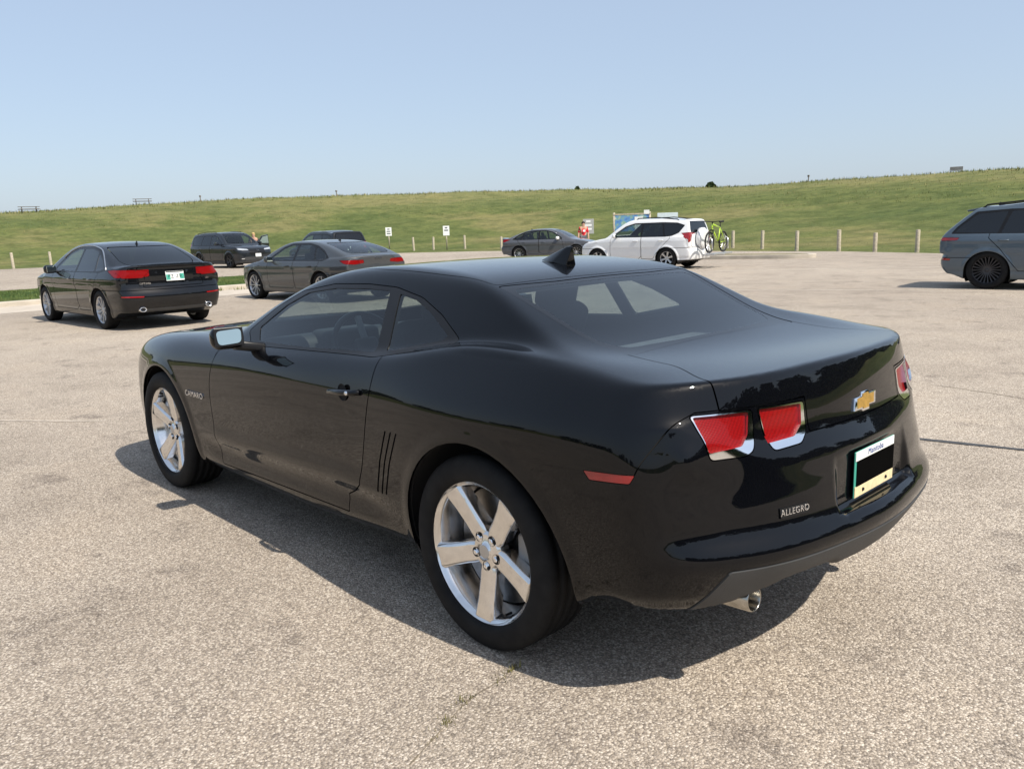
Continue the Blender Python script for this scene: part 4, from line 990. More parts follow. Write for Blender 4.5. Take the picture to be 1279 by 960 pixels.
# ---- gunmetal fastback beside it
audi = dict(W=.92, wb=2.825, x0=-1.03, x1=3.72, H=1.386, belt=.92, tumble=.52, arch=.39, tr=.338, rr=.255, tw=.245, gin=.045,
    plan=([-1.05, -.7, -.2, .6, 1.4, 2.2, 2.8, 3.3, 3.75], [.84, .935, .99, 1, .995, .995, .985, .93, .80]), sec=SEC,
    top=([-1.1, -.95, -.7, -.4, 0, 1, 2.0, 2.4, 2.9, 3.4, 3.65, 3.9], [1.0, 1.025, 1.02, 1.01, .98, .95, .955, .955, .90, .80, .70, .56]), crown=.04,
    tail=([.1, .3, .45, .6, .75, .9, 1.0, 1.1], [-.84, -.95, -1.0, -1.0, -.96, -.96, -.975, -.98]), tc=.24, front=([.1, .3, .5, .7, .9], [3.6, 3.70, 3.72, 3.68, 3.55]), fc=.28, kt=.07,
    roof=([-1.05, -.85, -.6, -.2, .2, .6, 1.0, 1.35, 1.7, 2.1, 2.45, 2.7], [.92, 1.02, 1.12, 1.24, 1.325, 1.375, 1.386, 1.38, 1.325, 1.18, 1.02, .90]), rf=.07, gx=(-.92, 2.75), kg=.09,
    win=[[(1.10, .94), (1.08, 1.29), (1.35, 1.285), (1.64, 1.21), (2.05, .99), (2.05, .955)], [(1.03, .94), (1.01, 1.29), (.62, 1.285), (.36, 1.24), (.26, .95)], [(.20, .95), (.29, 1.22), (.0, 1.13), (-.20, 1.02), (-.12, .97)]],
    dlo=[(2.13, .925), (2.08, 1.0), (1.66, 1.235), (1.35, 1.315), (.62, 1.315), (.26, 1.255), (-.05, 1.145), (-.30, .98), (-.1, .925)],
    rearwin=[(-.52, 1.31), (.52, 1.31), (.60, 1.13), (.52, 1.075), (-.52, 1.075), (-.60, 1.13)], windscreen=[(-.55, 1.31), (.55, 1.31), (.66, 1.0), (-.66, 1.0)],
    rear_lamps=[([(.84, .935), (.38, .93), (.36, .86), (.60, .835), (.82, .85)], 'red_lens', True)], side_lamps=[([(-.70, .93), (-.95, .94), (-.95, .85), (-.85, .86)], 'red_lens')],
    doors=[([(1.06, 1.05), (1.06, .36), (1.16, .30), (2.14, .30), (2.17, .55), (2.12, .88), (2.0, 1.05)], 1.17), ([(.05, 1.05), (.02, .88), (.18, .68), (.44, .40), (.52, .30), (1.04, .30), (1.04, 1.05)], .26)],
    bump_x=-.10, bump_z=.62, fb=(2.95, .62), seats=(1.1, .5), dash=2.1, mir=(1.93, 1.0, .97), fin=(.40, 1.345), handle=M['trim'],
    text=[('A U D I', .055, M['chrome'], (-.985, 0, .965), (R(90), 0, R(-90)))], gap=.010)
make_car('fastback', 'dark grey four-door fastback with many-spoke wheels parked beyond the coupe roof', None, audi, (14.17, -7.70), R(4), .036, (10, 'thin'), P_audi, (M['glass_side'], M['glass_side'], M['glass_rear']), M['alloy'])
# ---- white crossover
SECT = ([.1, .25, .36, .5, .7, .9, 1.02, 1.12, 1.3], [.10, .04, .018, .006, .0, .006, .020, .045, .11])
rav = dict(W=.905, wb=2.66, x0=-.93, x1=3.55, H=1.69, belt=1.06, tumble=.30, arch=.40, tr=.355, rr=.230, tw=.225, gin=.03, flare=.020,
    plan=([-.95, -.6, -.1, .6, 1.4, 2.2, 2.7, 3.2, 3.6], [.90, .965, 1, 1, 1, .995, .985, .93, .82]), sec=SECT,
    top=([-1, 0, 1.6, 2.1, 2.5, 2.9, 3.3, 3.5, 3.7], [1.10, 1.10, 1.07, 1.08, 1.05, .98, .86, .74, .6]), crown=.03,
    tail=([.1, .3, .5, .65, .75, .95, 1.2], [-.80, -.90, -.93, -.90, -.83, -.80, -.74]), tc=.15, front=([.1, .35, .6, .8, 1.0], [3.42, 3.52, 3.55, 3.5, 3.35]), fc=.26, kt=.07, kr=.12,
    roof=([-.95, -.76, -.70, -.55, 0, .6, 1.2, 1.5, 1.8, 2.1, 2.4, 2.7], [.85, 1.28, 1.50, 1.615, 1.655, 1.675, 1.675, 1.63, 1.48, 1.27, 1.06, .86]), rf=.06, gx=(-.80, 2.7), kg=.10,
    gplan=([-.95, -.6, -.1, .6, 1.4, 2.2, 2.7], [.90, .95, .985, 1, 1, .985, .95]),
    win=[[(.98, 1.08), (.97, 1.50), (1.25, 1.495), (1.55, 1.42), (1.98, 1.15), (1.98, 1.09)], [(.91, 1.08), (.90, 1.505), (.22, 1.50), (.12, 1.085)], [(.06, 1.085), (.16, 1.50), (-.30, 1.48), (-.56, 1.40), (-.40, 1.20), (-.20, 1.12)]],
    dlo=[(2.08, 1.065), (2.05, 1.14), (1.58, 1.44), (1.25, 1.53), (.2, 1.535), (-.32, 1.51), (-.60, 1.42), (-.42, 1.18), (-.18, 1.08), (.06, 1.06)], privacy=.92,
    rearwin=[(-.56, 1.54), (.56, 1.54), (.66, 1.24), (.62, 1.17), (-.62, 1.17), (-.66, 1.24)], windscreen=[(-.58, 1.58), (.58, 1.58), (.70, 1.14), (-.70, 1.14)],
    rear_lamps=[([(.86, 1.18), (.66, 1.17), (.62, 1.10), (.70, .90), (.84, .86)], 'red_plain', True)], side_lamps=[([(-.50, 1.17), (-.92, 1.20), (-.92, .86), (-.80, .92)], 'red_plain')],
    lid=[(-.62, 1.14), (.62, 1.14), (.66, .72), (-.66, .72)], doors=[([(.945, 1.2), (.945, .42), (1.05, .34), (2.10, .34), (2.14, .60), (2.12, 1.02), (1.98, 1.2)], 1.05), ([(-.10, 1.2), (-.12, 1.0), (.14, .76), (.42, .46), (.50, .34), (.925, .34), (.925, 1.2)], .10)],
    bump_x=-.10, bump_z=.69, fb=(2.75, .70), seats=(1.0, .15), dash=2.15, mir=(1.88, 1.03, 1.12), rails=(-.35, 1.25, .60, 1.6), gap=.014, plate=(-.855, .93, 0, ''), lower=lambda x, y: .30+0*x, lower_m=M['plastic'])
rav_car, _, _ = make_car('white_crossover', 'white crossover with roof rails carrying a green bicycle on its rear rack', None, rav, (14.28, -20.72), R(9), .045, (6, 'broad'), P_white, GL, M['alloy'])
# ---- blue-grey crossover at the right edge
lin = dict(W=.945, wb=2.85, x0=-1.0, x1=3.85, H=1.70, belt=1.07, tumble=.36, arch=.415, tr=.375, rr=.265, tw=.25, gin=.04, flare=.014,
    plan=([-1.0, -.6, -.1, .6, 1.4, 2.2, 2.8, 3.4, 3.85], [.88, .96, 1, 1, .995, .995, .985, .93, .80]), sec=SECT,
    top=([-1.05, 0, 1.6, 2.1, 2.5, 3.0, 3.5, 3.75, 3.95], [1.12, 1.10, 1.08, 1.08, 1.06, 1.0, .90, .78, .6]), crown=.03,
    tail=([.1, .3, .45, .55, .7, .9, 1.05, 1.15], [-.66, -.86, -.97, -.98, -.93, -.86, -.87, -.80]), tc=.18, front=([.1, .35, .6, .8, 1.0], [3.72, 3.82, 3.85, 3.8, 3.65]), fc=.26, kt=.07,
    roof=([-1.0, -.86, -.70, -.46, -.30, 0, .6, 1.2, 1.5, 1.8, 2.1, 2.5, 2.8], [.80, 1.08, 1.26, 1.47, 1.585, 1.63, 1.68, 1.695, 1.67, 1.55, 1.35, 1.08, .86]), rf=.06, gx=(-.90, 2.8), kg=.09,
    win=[[(1.08, 1.09), (1.07, 1.52), (1.4, 1.51), (1.68, 1.42), (2.1, 1.14), (2.1, 1.10)], [(1.02, 1.09), (1.00, 1.52), (.34, 1.51), (.20, 1.09)], [(.14, 1.09), (.27, 1.505), (-.25, 1.47), (-.55, 1.22), (-.62, 1.12)]],
    dlo=[(2.18, 1.07), (2.14, 1.14), (1.70, 1.46), (1.4, 1.545), (.3, 1.545), (-.28, 1.51), (-.60, 1.22), (-.70, 1.09)], privacy=1.03,
    rearwin=[(-.56, 1.50), (.56, 1.50), (.64, 1.22), (.60, 1.16), (-.60, 1.16), (-.64, 1.22)], windscreen=[(-.58, 1.6), (.58, 1.6), (.72, 1.14), (-.72, 1.14)],
    rear_lamps=[([(.92, 1.02), (-.92, 1.02), (-.92, .955), (.92, .955)], 'red_plain', False)], side_lamps=[([(-.52, 1.015), (-.95, 1.02), (-.95, .955), (-.56, .965)], 'red_plain'), ([(-.66, .60), (-.99, .63), (-.99, .57), (-.68, .56)], 'red_plain')],
    doors=[([(1.05, 1.2), (1.05, .42), (1.15, .36), (2.2, .36), (2.24, .60), (2.22, 1.0), (2.1, 1.2)], 1.15), ([(.02, 1.2), (.0, 1.0), (.20, .80), (.46, .46), (.54, .36), (1.03, .36), (1.03, 1.2)], .16)],
    bump_x=-.10, bump_z=.62, fb=(2.95, .7), seats=(1.05, .1), dash=2.2, mir=(1.98, 1.08, 1.12), gap=.012, fin=(-.02, 1.63), rails=(-.2, 1.3, .64, 1.6), lower=lambda x, y: .36+0*x, lower_m=P_lin)
lc, _, Fl = make_car('blue_grey_crossover', 'blue-grey crossover with dark many-spoke wheels cut off by the right edge', None, lin, (3.22, -16.12), R(184), .04, (22, 'thin'), P_lin, GL, M['darkalloy'])
MB().prism([(-.50, 1.548), (-.25, 1.592), (-.10, 1.622), (-.10, 1.55), (-.30, 1.53), (-.48, 1.515)], 1, -.58, .58).build('roof_spoiler', P_lin, lc, bevel=.008)
# ---- slate sedan facing right
cam = dict(kia); cam.update(H=1.445, W=.92, text=[], plate=(3.80, .50, 0, ''), pipes=[], rear_lamps=[([(.86, .96), (.46, .95), (.50, .84), (.82, .82)], 'red_lens', True)], gap=.014, h=.05,
    front_bits=[([(.84, .80), (.42, .70), (.40, .64), (.80, .70)], 'clear_lens', True, 'headlight'), ([(-.60, .52), (.60, .52), (.70, .28), (-.70, .28)], 'trim', False, 'grille'), ([(.84, .44), (.74, .46), (.66, .26), (.82, .28)], 'clear_lens', True, 'fog_light')], mir_m=M['white'])
make_car('slate_sedan', 'slate grey sedan facing right, parked left of the man in red', None, cam, (26.45, -25.35), R(208), .05, (10, 'thin'), P_cam, (M['glass_side'], M['glass_side'], M['glass_rear']), M['alloy'])
# ---- navy three-row crossover, driver's door open
pil = dict(rav); pil.update(W=.985, wb=2.82, x0=-1.08, x1=3.86, H=1.75, arch=.42, tr=.375, rr=.245, flare=.012,
    plan=([-1.1, -.6, -.1, .6, 1.4, 2.2, 2.8, 3.4, 3.9], [.90, .965, 1, 1, 1, .995, .985, .94, .82]),
    top=([-1.1, 0, 1.8, 2.3, 2.7, 3.1, 3.55, 3.75, 3.95], [1.12, 1.12, 1.08, 1.11, 1.10, 1.06, .97, .85, .66]),
    tail=([.1, .3, .5, .65, .75, .95, 1.2], [-.95, -1.05, -1.08, -1.06, -1.0, -.98, -.93]), front=([.1, .35, .6, .8, 1.0], [3.74, 3.84, 3.86, 3.84, 3.72]), fc=.22,
    roof=([-1.1, -.95, -.86, -.65, 0, .8, 1.4, 1.7, 2.0, 2.3, 2.6, 2.9], [.9, 1.28, 1.53, 1.68, 1.725, 1.74, 1.735, 1.69, 1.56, 1.36, 1.14, .9]), gx=(-.98, 2.9),
    gplan=([-1.1, -.6, -.1, .6, 1.4, 2.2, 2.8], [.92, .965, .99, 1, 1, .985, .95]),
    win=[[(1.16, 1.12), (1.15, 1.55), (1.42, 1.545), (1.72, 1.46), (2.15, 1.20), (2.15, 1.13)], [(1.09, 1.12), (1.08, 1.555), (.34, 1.55), (.24, 1.125)], [(.17, 1.125), (.27, 1.55), (-.45, 1.53), (-.72, 1.46), (-.66, 1.14)]],
    dlo=[(2.26, 1.09), (2.22, 1.19), (1.75, 1.49), (1.42, 1.58), (.3, 1.585), (-.47, 1.565), (-.77, 1.48), (-.71, 1.10)], privacy=1.1,
    windscreen=[(-.62, 1.64), (.62, 1.64), (.76, 1.19), (-.76, 1.19)], rear_lamps=[], side_lamps=[([(-.82, 1.16), (-1.08, 1.20), (-1.08, .86), (-.98, .9)], 'red_plain')],
    doors=[([(1.12, 1.2), (1.12, .44), (1.22, .36), (2.26, .36), (2.30, .62), (2.28, 1.04), (2.14, 1.2)], 1.2), ([(.04, 1.2), (.02, 1.0), (.22, .80), (.48, .46), (.56, .36), (1.10, .36), (1.10, 1.2)], .2)],
    front_bits=[([(.90, .96), (.46, .90), (.42, .84), (.88, .86)], 'clear_lens', True, 'headlight'), ([(-.42, .90), (.42, .90), (.40, .62), (-.40, .62)], 'trim', False, 'grille'), ([(.80, .46), (.66, .46), (.66, .42), (.80, .42)], 'clear_lens', True, 'fog_light'), ([(-.70, .52), (.70, .52), (.62, .36), (-.62, .36)], 'plastic', False, 'lower_grille')],
    fb=(2.95, .70), bump_x=-.10, bump_z=.7, seats=(1.15, .25), dash=2.3, mir=(2.05, 1.12, 1.18), rails=(-.5, 1.4, .68, 1.6), plate=(3.885, .60, 0, ''), lower=lambda x, y: .34+0*x, lower_m=M['plastic'])
PX, PY, PZ = 41.0, -16.4, R(185)
pc, _, Fp = make_car('navy_crossover', 'dark navy crossover with front door swung open, parked against the hill', None, pil, (PX, PY), PZ, .055, (5, 'broad'), P_navy, GL, M['darkalloy'], scale=1.05)
badge = text_obj('emblem', 'H', .17, M['chrome'], pc, (3.875, 0, .80), (R(90), 0, R(90)), .006)
# its open driver's door: the left front door copied out on its hinge
dr = empty('open_door', (2.28, .93, 0), R(-62), pc)
MB().prism([(0, .40), (0, 1.08), (-.12, 1.18), (-.55, 1.50), (-1.12, 1.56), (-1.16, 1.08), (-1.14, .40)], 1, -.035, .035).build('door_skin', P_navy, dr, bevel=.01)
MB().prism([(-.18, 1.15), (-.57, 1.45), (-1.07, 1.51), (-1.10, 1.13)], 1, -.04, .04).build('door_pane', mat('door_pane_glass', (.20, .26, .26), .08, 0, var=.1, coat=1), dr)
MB().box((-.10, .12, 1.16), (.12, .20, .15)).build('door_mirror', P_navy, dr, bevel=.04, seg=2)
# ---- dark hatchback glimpsed over the grey roof
hat = dict(rav); hat.update(rear_lamps=[([(.86, 1.12), (.60, 1.10), (.62, .95), (.84, .92)], 'red_plain', True)], text=[], lower_m=M['plastic'])
hat.pop('rails')
make_car('dark_hatchback', 'dark hatchback half hidden behind the grey fastback roof', None, hat, (27.6, -15.8), R(-4), .055, (5, 'broad'), P_dark, GL, M['alloy'])
# ---------------------------------------------------------------- kerbs, grass strip, island, seams
def raised(name, poly, z0, z1, m, m_top=None, inset=.15):
    """raised slab: kerb ring and a filled top"""
    mb = MB().prism(poly, 2, z0, z1); o = mb.build(name, m, bevel=.02, seg=2); o['kind'] = 'structure'; return o
raised('kerb', [(21.45, 9), (21.05, -22), (21.35, -22), (21.75, 9)], -.02, .12, M['concrete'])
sheet('gutter', [(19.1, 9), (18.7, -22), (21.06, -22), (21.46, 9)], .004, mat('pale_gutter', (.44, .385, .32), .9, var=.12, vs=2))
raised('grass_strip', [(21.76, 9), (21.36, -22), (25.8, -24), (27.3, -12), (28.0, -3.7), (28.2, 9)], -.02, .10, M['lawn'])
isl = rounded([(19.5, -25.2), (13.6, -26.9), (12.7, -27.7), (13.4, -28.8), (20.5, -27.6)], .6, 6)
raised('island_kerb', [tuple(p) for p in isl], -.02, .15, M['concrete'])
sheet('island_soil', [tuple(p) for p in (isl-isl.mean(0))*np.array([.93, .72])+isl.mean(0)], .156, mat('island_soil', (.20, .17, .10), .95, var=.4, vs=4))
def strip(name, pts, w_, z, m):
    P = curve2(pts, 6); d = np.gradient(P, axis=0); d /= np.linalg.norm(d, axis=1)[:, None]; n = np.stack([-d[:, 1], d[:, 0]], 1)
    ww = w_*(1+.35*rng.standard_normal(len(P)))[:, None]
    V = np.concatenate([np.c_[P+n*ww/2, np.full(len(P), z)], np.c_[P-n*ww/2, np.full(len(P), z)]]); k = len(P); i = np.arange(k-1)
    o = obj(name, V, np.stack([i+k, i+k+1, i+1, i], 1), m); o['kind'] = 'structure'; return o
tar = mat('crack_sealant', (.05, .05, .052), .7, var=.3, vs=20); pale = mat('pale_joint', (.45, .39, .325), .9, var=.25, vs=10); earth = mat('dusty_crack', (.16, .13, .09), .95, var=.4, vs=25)
strip('crack_sealant', [(2.9, -2.60), (1.2, -2.78), (-.08, -2.94), (-.69, -3.07), (-2.0, -3.3)], .045, .004, tar)
strip('pavement_joint', [(9.0, 3.6), (7.6, 2.4), (6.1, 1.28), (5.2, .6)], .030, .004, pale)
strip('pavement_joint', [(18.0, -14.0), (14.5, -17.0), (9, -21.0), (2, -24.5), (-6, -27)], .12, .004, pale)
strip('pavement_joint', [(9.5, -12.0), (7, -13.5), (3.0, -14.6), (-4, -17)], .07, .004, pale)
strip('pavement_crack', [(-.18, .905), (-.215, 1.03), (-.225, 1.16), (-.27, 1.29), (-.32, 1.42), (-.35, 1.50)], .003, .003, earth)
strip('pavement_crack', [(3.2, 3.9), (3.9, 3.1), (4.4, 2.7), (5.3, 2.3), (6.4, 2.2)], .006, .003, earth)
strip('pavement_crack', [(-.6, -4.6), (.8, -4.9), (2.4, -4.8), (4.2, -5.4), (6.5, -5.6), (8.5, -6.4)], .010, .003, earth)
# weeds in the crack, litter of gravel on the lot
def tufts(name, spots, m, nb, hh, spread, label):
    V = []; F = []
    for x, y, z, s_ in spots:
        for _ in range(nb):
            a = random.uniform(0, 6.283); ln = hh*s_*random.uniform(.5, 1.2); bx = x+random.gauss(0, spread); by = y+random.gauss(0, spread); w_ = ln*random.uniform(.08, .16)
            dx, dy = math.cos(a), math.sin(a); lean = ln*random.uniform(.1, .7); o = len(V)
            V += [(bx-dy*w_, by+dx*w_, z), (bx+dy*w_, by-dx*w_, z), (bx+dx*lean, by+dy*lean, z+ln)]; F.append((o, o+1, o+2))
    o = obj(name, V, F, m, smooth=False); o['kind'] = 'stuff'; o['label'] = label; return o
def leafmat(name, c): return mat(name, c, .8, var=.45, vs=3, spec=.15)
tufts('weeds', [(-.205, .955, .003, 1), (-.212, .99, .003, .7), (-.218, 1.04, .003, .5), (-.225, 1.17, .003, .7), (-.235, 1.20, .003, .6), (-.27, 1.285, .003, .8), (-.275, 1.30, .003, .5), (-.30, 1.38, .003, .4)], leafmat('weed_leaves', (.13, .12, .045)), 15, .026, .017, 'small dry weeds growing in a crack of the pavement')
# tall grass over the hill and along its crest
def hill_grass():
    n = 42000; d = rng.uniform(0, 1, n); az = rng.uniform(-1.42, -.10, n); rr = 28+150*d**.8
    x = -2.07+rr*np.cos(az); y = 2.67+rr*np.sin(az); e = edge_dist(x, y); k = e > 1.2; x, y, e = x[k], y[k], e[k]; z = hill_z(x, y)
    return [(a, b, c_-.02, s_) for a, b, c_, s_ in zip(x, y, z, np.where(e > 52, rng.uniform(.6, 1.5, len(x)), np.where(e > 30, rng.uniform(.3, .8, len(x)), rng.uniform(.15, .4, len(x)))))]
hg = hill_grass(); random.shuffle(hg); third = len(hg)//3
tufts('hill_grass', hg[:third], leafmat('straw_grass', (.24, .21, .095)), 3, .25, .18, 'tall dry grass on the hill')
tufts('hill_grass', hg[third:2*third], leafmat('olive_grass', (.14, .155, .05)), 3, .25, .18, 'olive green tall grass on the hill')
tufts('hill_grass', hg[2*third:], leafmat('fresh_grass', (.085, .125, .03)), 3, .22, .18, 'fresh green grass on the hill')
sp_ = []
for _ in range(5200): sp_.append((random.uniform(22.0, 27.2), random.uniform(-20, 6), .095, random.uniform(.6, 1.3)))
tufts('strip_grass', sp_, leafmat('strip_blades', (.095, .125, .04)), 4, .06, .05, 'short green grass on the strip behind the kerb')
tufts('kerb_weeds', [(21.0+random.gauss(0, .14), -6.6+random.gauss(0, 1.2), .0, random.uniform(.5, 1.2)) for _ in range(90)], leafmat('kerb_weed_leaves', (.11, .12, .04)), 5, .10, .05, 'weeds along the foot of the kerb')
# ---------------------------------------------------------------- wooden bollards and signs
wood = mat('weathered_wood', (.42, .37, .28), .85, var=.25, vs=9, bumpy=.4, bs=40); galv = mat('galvanised_steel', (.45, .46, .46), .45, .7, var=.1)
signw = mat('sign_white', (.78, .79, .78), .45, var=.03); signp = mat('sign_print', (.08, .09, .10), .5, var=.1)
def bollard(x, y, hgt, tilt, label):
    mb = MB(); n = 10; V = []; F = []
    prof = [(.095, 0), (.09, .3), (.088, hgt-.04), (.075, hgt)]
    for k in range(n):
        t = 2*math.pi*k/n; 
        for r_, z in prof: V.append((r_*math.cos(t), r_*math.sin(t), z))
    for k in range(n):
        for i in range(3): a = k*4+i; b = ((k+1) % n)*4+i; F.append((a, b, b+1, a+1))
    F.append(tuple(k*4+3 for k in range(n)))
    o = mb.add(V, F).build('bollard', wood, angle=40, loc=(x, y, hill_z(np.array([x]), np.array([y]))[0]-.02), rot=(tilt, 0, 0)); tag(o, label, 'bollard', 'wooden bollards along the far edge of the lot'); return o
for x, y, hh, lb in [(60.2, -10.9, 1.1, 'weathered wooden bollard nearest the left edge of the picture'), (61.5, -13.5, 1.05, 'wooden bollard on the grass just behind the black sedan mirror'), (55.3, -26.2, 1.0, 'pale wooden bollard peeping between navy crossover and grey fastback roof'),
    (51.3, -37.3, 1.1, 'wooden bollard first to the right of the shorter sign'), (50.4, -38.6, 1.05, 'wooden bollard just left of the taller sign'), (48.0, -39.9, 1.1, 'wooden bollard just right of the taller sign'), (43.0, -39.2, 1.0, 'wooden bollard close behind the slate sedan boot'),
    (23.0, -38.5, 1.0, 'wooden bollard beside the bicycle rack, leftmost of the right-hand row'), (20.5, -37.3, 1.0, 'second bollard of the right-hand row, right of the bicycle'), (17.3, -34.9, .98, 'third bollard of the right-hand row, above the island tip'),
    (14.7, -33.8, 1.0, 'fourth bollard of the right-hand row, taller than its neighbours'), (12.7, -32.9, .85, 'fifth bollard of the right-hand row, the shortest one'), (10.9, -32.7, .95, 'last bollard of the right-hand row, nearest the blue-grey crossover')]:
    bollard(x, y, hh, R(random.uniform(-2, 2)), lb)
def sign(x, y, hgt, wd, sh, label, lines=3, panel_m=None, lean=0):
    z0 = hill_z(np.array([x]), np.array([y]))[0]-.02; s_ = empty('sign', (x, y, z0), math.atan2(2.67-y, -2.07-x)); s_.rotation_euler[0] = lean; tag(s_, label, 'sign', 'signs at the foot of the hill')
    MB().tube([(0, 0, 0), (0, 0, hgt)], .05, 8).build('post', wood if panel_m is None else galv, s_, smooth=True)
    MB().box((.06, 0, hgt-sh/2+.05), (.02, wd, sh)).build('sign_panel', panel_m or signw, s_, bevel=.004)
    for k in range(lines): MB().box((.0725, 0, hgt-.10-k*sh*.26), (.003, wd*(.62 if k else .4), sh*.12)).build('sign_print', signp if panel_m is None else signw, s_)
    return s_
sign(55.5, -37.9, 1.75, .50, .70, 'small white sign on a leaning post above the grey fastback tail')
sign(48.8, -38.7, 1.85, .50, .75, 'taller white sign on a post left of the slate sedan', 2)
sign(33.5, -38.2, 1.95, .70, .95, 'pale grey sign right of the man in the red shirt', 3, mat('sign_grey', (.36, .37, .36), .5, var=.06))
# information board with a map, and a white notice board beside it
def board_map():
    m, t, b = NT('map_print'); L = t.links; tc = nd(t, 'TexCoord'); n = nd(t, 'TexNoise', i_Scale=2.2, i_Detail=5.); L.new(tc.outputs['Object'], n.inputs['Vector'])
    r = ramp(t, n.outputs['Fac'], [(.35, (.05, .12, .32)), (.48, (.12, .28, .55)), (.56, (.20, .36, .30)), (.68, (.55, .60, .60))]); L.new(r.outputs[0], b.inputs['Base Color']); b.inputs['Roughness'].default_value = .4; return m
ib = empty('information_board', (31.5, -40.2, hill_z(np.array([31.5]), np.array([-40.2]))[0]), math.atan2(42.9, -33.6)); tag(ib, 'blue map information board on two posts above the white crossover roof', 'sign')
for sy in (-1.15, 1.15): MB().tube([(0, sy, 0), (0, sy, 2.3)], .07, 8).build('post', wood, ib, smooth=True)
MB().box((.04, 0, 1.6), (.05, 2.2, 1.05)).build('map_panel', board_map(), ib, bevel=.01)
MB().box((.075, .45, 1.6), (.01, .55, .8)).build('text_sheet', signw, ib); MB().box((.03, 0, 2.18), (.10, 2.4, .09)).build('top_rail', wood, ib)
MB().box((.08, .95, 2.28), (.03, .35, .26)).build('header_sheet', signw, ib)
nb_ = empty('notice_board', (28.4, -39.8, hill_z(np.array([28.4]), np.array([-39.8]))[0]), math.atan2(42.5, -30.5)); tag(nb_, 'plain white notice board right of the blue map board', 'sign')
for sy in (-.5, .5): MB().tube([(0, sy, 0), (0, sy, 2.1)], .05, 8).build('post', galv, nb_, smooth=True)
MB().box((.06, 0, 1.9), (.04, 1.25, .5)).build('board_panel', mat('board_white', (.62, .70, .74), .35, var=.05), nb_, bevel=.01)
# ---------------------------------------------------------------- people
skin = mat('skin', (.50, .30, .21), .6, var=.06); hairm = mat('dark_hair', (.02, .015, .012), .7); fair = mat('fair_hair', (.45, .31, .13), .7); redc = mat('red_shirt_cloth', (.62, .022, .035), .8, var=.1, vs=12, bumpy=.3, bs=30); shortm = mat('grey_shorts', (.10, .10, .12), .85)
def person(name, loc, rz, shirt, hair, legs, label):
    p = empty(name, loc, rz); tag(p, label, 'person')
    J = dict(pel=(0, 0, .93), sp=(0.0, 0, 1.18), ch=(.01, 0, 1.36), nk=(.01, 0, 1.50), hd=(.03, 0, 1.62), tp=(.02, 0, 1.72), ls=(0, .19, 1.40), le=(-.02, .26, 1.13), lw=(.06, .27, .89), rs=(0, -.19, 1.40), re=(-.02, -.26, 1.13), rw=(.06, -.27, .89), lh=(0, .10, .90), lk=(.03, .11, .50), la=(0, .11, .08), lt=(.13, .12, .04), rh=(0, -.10, .90), rk=(.03, -.11, .50), ra=(0, -.11, .08), rt=(.13, -.12, .04), lf=(.09, .265, .80), rf=(.09, -.265, .80))
    rad = dict(pel=.15, sp=.14, ch=.16, nk=.058, hd=.095, tp=.075, ls=.075, le=.048, lw=.035, rs=.075, re=.048, rw=.035, lh=.095, lk=.065, la=.045, lt=.04, rh=.095, rk=.065, ra=.045, rt=.04, lf=.036, rf=.036)
    E = [('pel', 'sp'), ('sp', 'ch'), ('ch', 'nk'), ('nk', 'hd'), ('hd', 'tp'), ('ch', 'ls'), ('ls', 'le'), ('le', 'lw'), ('lw', 'lf'), ('ch', 'rs'), ('rs', 're'), ('re', 'rw'), ('rw', 'rf'), ('pel', 'lh'), ('lh', 'lk'), ('lk', 'la'), ('la', 'lt'), ('pel', 'rh'), ('rh', 'rk'), ('rk', 'ra'), ('ra', 'rt')]
    ks = list(J); ix = {k: i for i, k in enumerate(ks)}
    def skinned(nm, keys, grow, m, cut=None):
        me = bpy.data.meshes.new(nm); sub = [k for k in ks if k in keys]; si = {k: i for i, k in enumerate(sub)}
        me.from_pydata([J[k] for k in sub], [(si[a], si[b]) for a, b in E if a in si and b in si], [])
        o = bpy.data.objects.new(nm, me); col.objects.link(o)
        md = o.modifiers.new('skin', 'SKIN'); o.modifiers.new('sub', 'SUBSURF').levels = 2
        for k in sub: v = me.skin_vertices[0].data[si[k]]; v.radius = (rad[k]*grow*(.75 if k in ('pel', 'sp', 'ch') else 1), rad[k]*grow); v.use_root = k == sub[0]
        dg = bpy.context.evaluated_depsgraph_get(); dg.update(); m2 = bpy.data.meshes.new_from_object(o.evaluated_get(dg)); bpy.data.objects.remove(o)
        m2.materials.clear(); m2.materials.append(m); m2.shade_smooth(); q = bpy.data.objects.new(nm, m2); col.objects.link(q); q.parent = p; return q
    skinned('body', ks, 1.0, skin)
    skinned('shirt', ['pel', 'sp', 'ch', 'ls', 'le', 'rs', 're'], 1.14, shirt)
    skinned('shorts', ['pel', 'lh', 'lk', 'rh', 'rk'], 1.16, legs)
    mb = MB(); V = []; F = []
    for i in range(9):
        a = math.pi*.62*i/8
        for k in range(14): t = 2*math.pi*k/14; V.append((.015+.108*math.sin(a)*math.cos(t)-(.02 if i > 5 else 0), .100*math.sin(a)*math.sin(t), 1.655+.118*math.cos(a)))
    for i in range(8):
        for k in range(14): F.append((i*14+k, i*14+(k+1) % 14, (i+1)*14+(k+1) % 14, (i+1)*14+k))
    mb.add(V, F).build('hair', hair, p, smooth=True)
    return p
mn = person('person', (27.6, -31.0, .0), R(140), redc, hairm, shortm, 'person in a red shirt standing behind the slate sedan bonnet')
MB().box((.165, .02, 1.26), (.02, .13, .11)).build('shirt_print', signw, mn, bevel=.005)
a_ = PZ; dx_, dy_ = 1.45*1.05, 1.30*1.05
pw = person('person', (PX+dx_*math.cos(a_)-dy_*math.sin(a_), PY+dx_*math.sin(a_)+dy_*math.cos(a_), 0), R(150), mat('dark_top_cloth', (.03, .03, .04), .85), fair, shortm, 'fair-haired person standing behind the open door of the navy crossover')
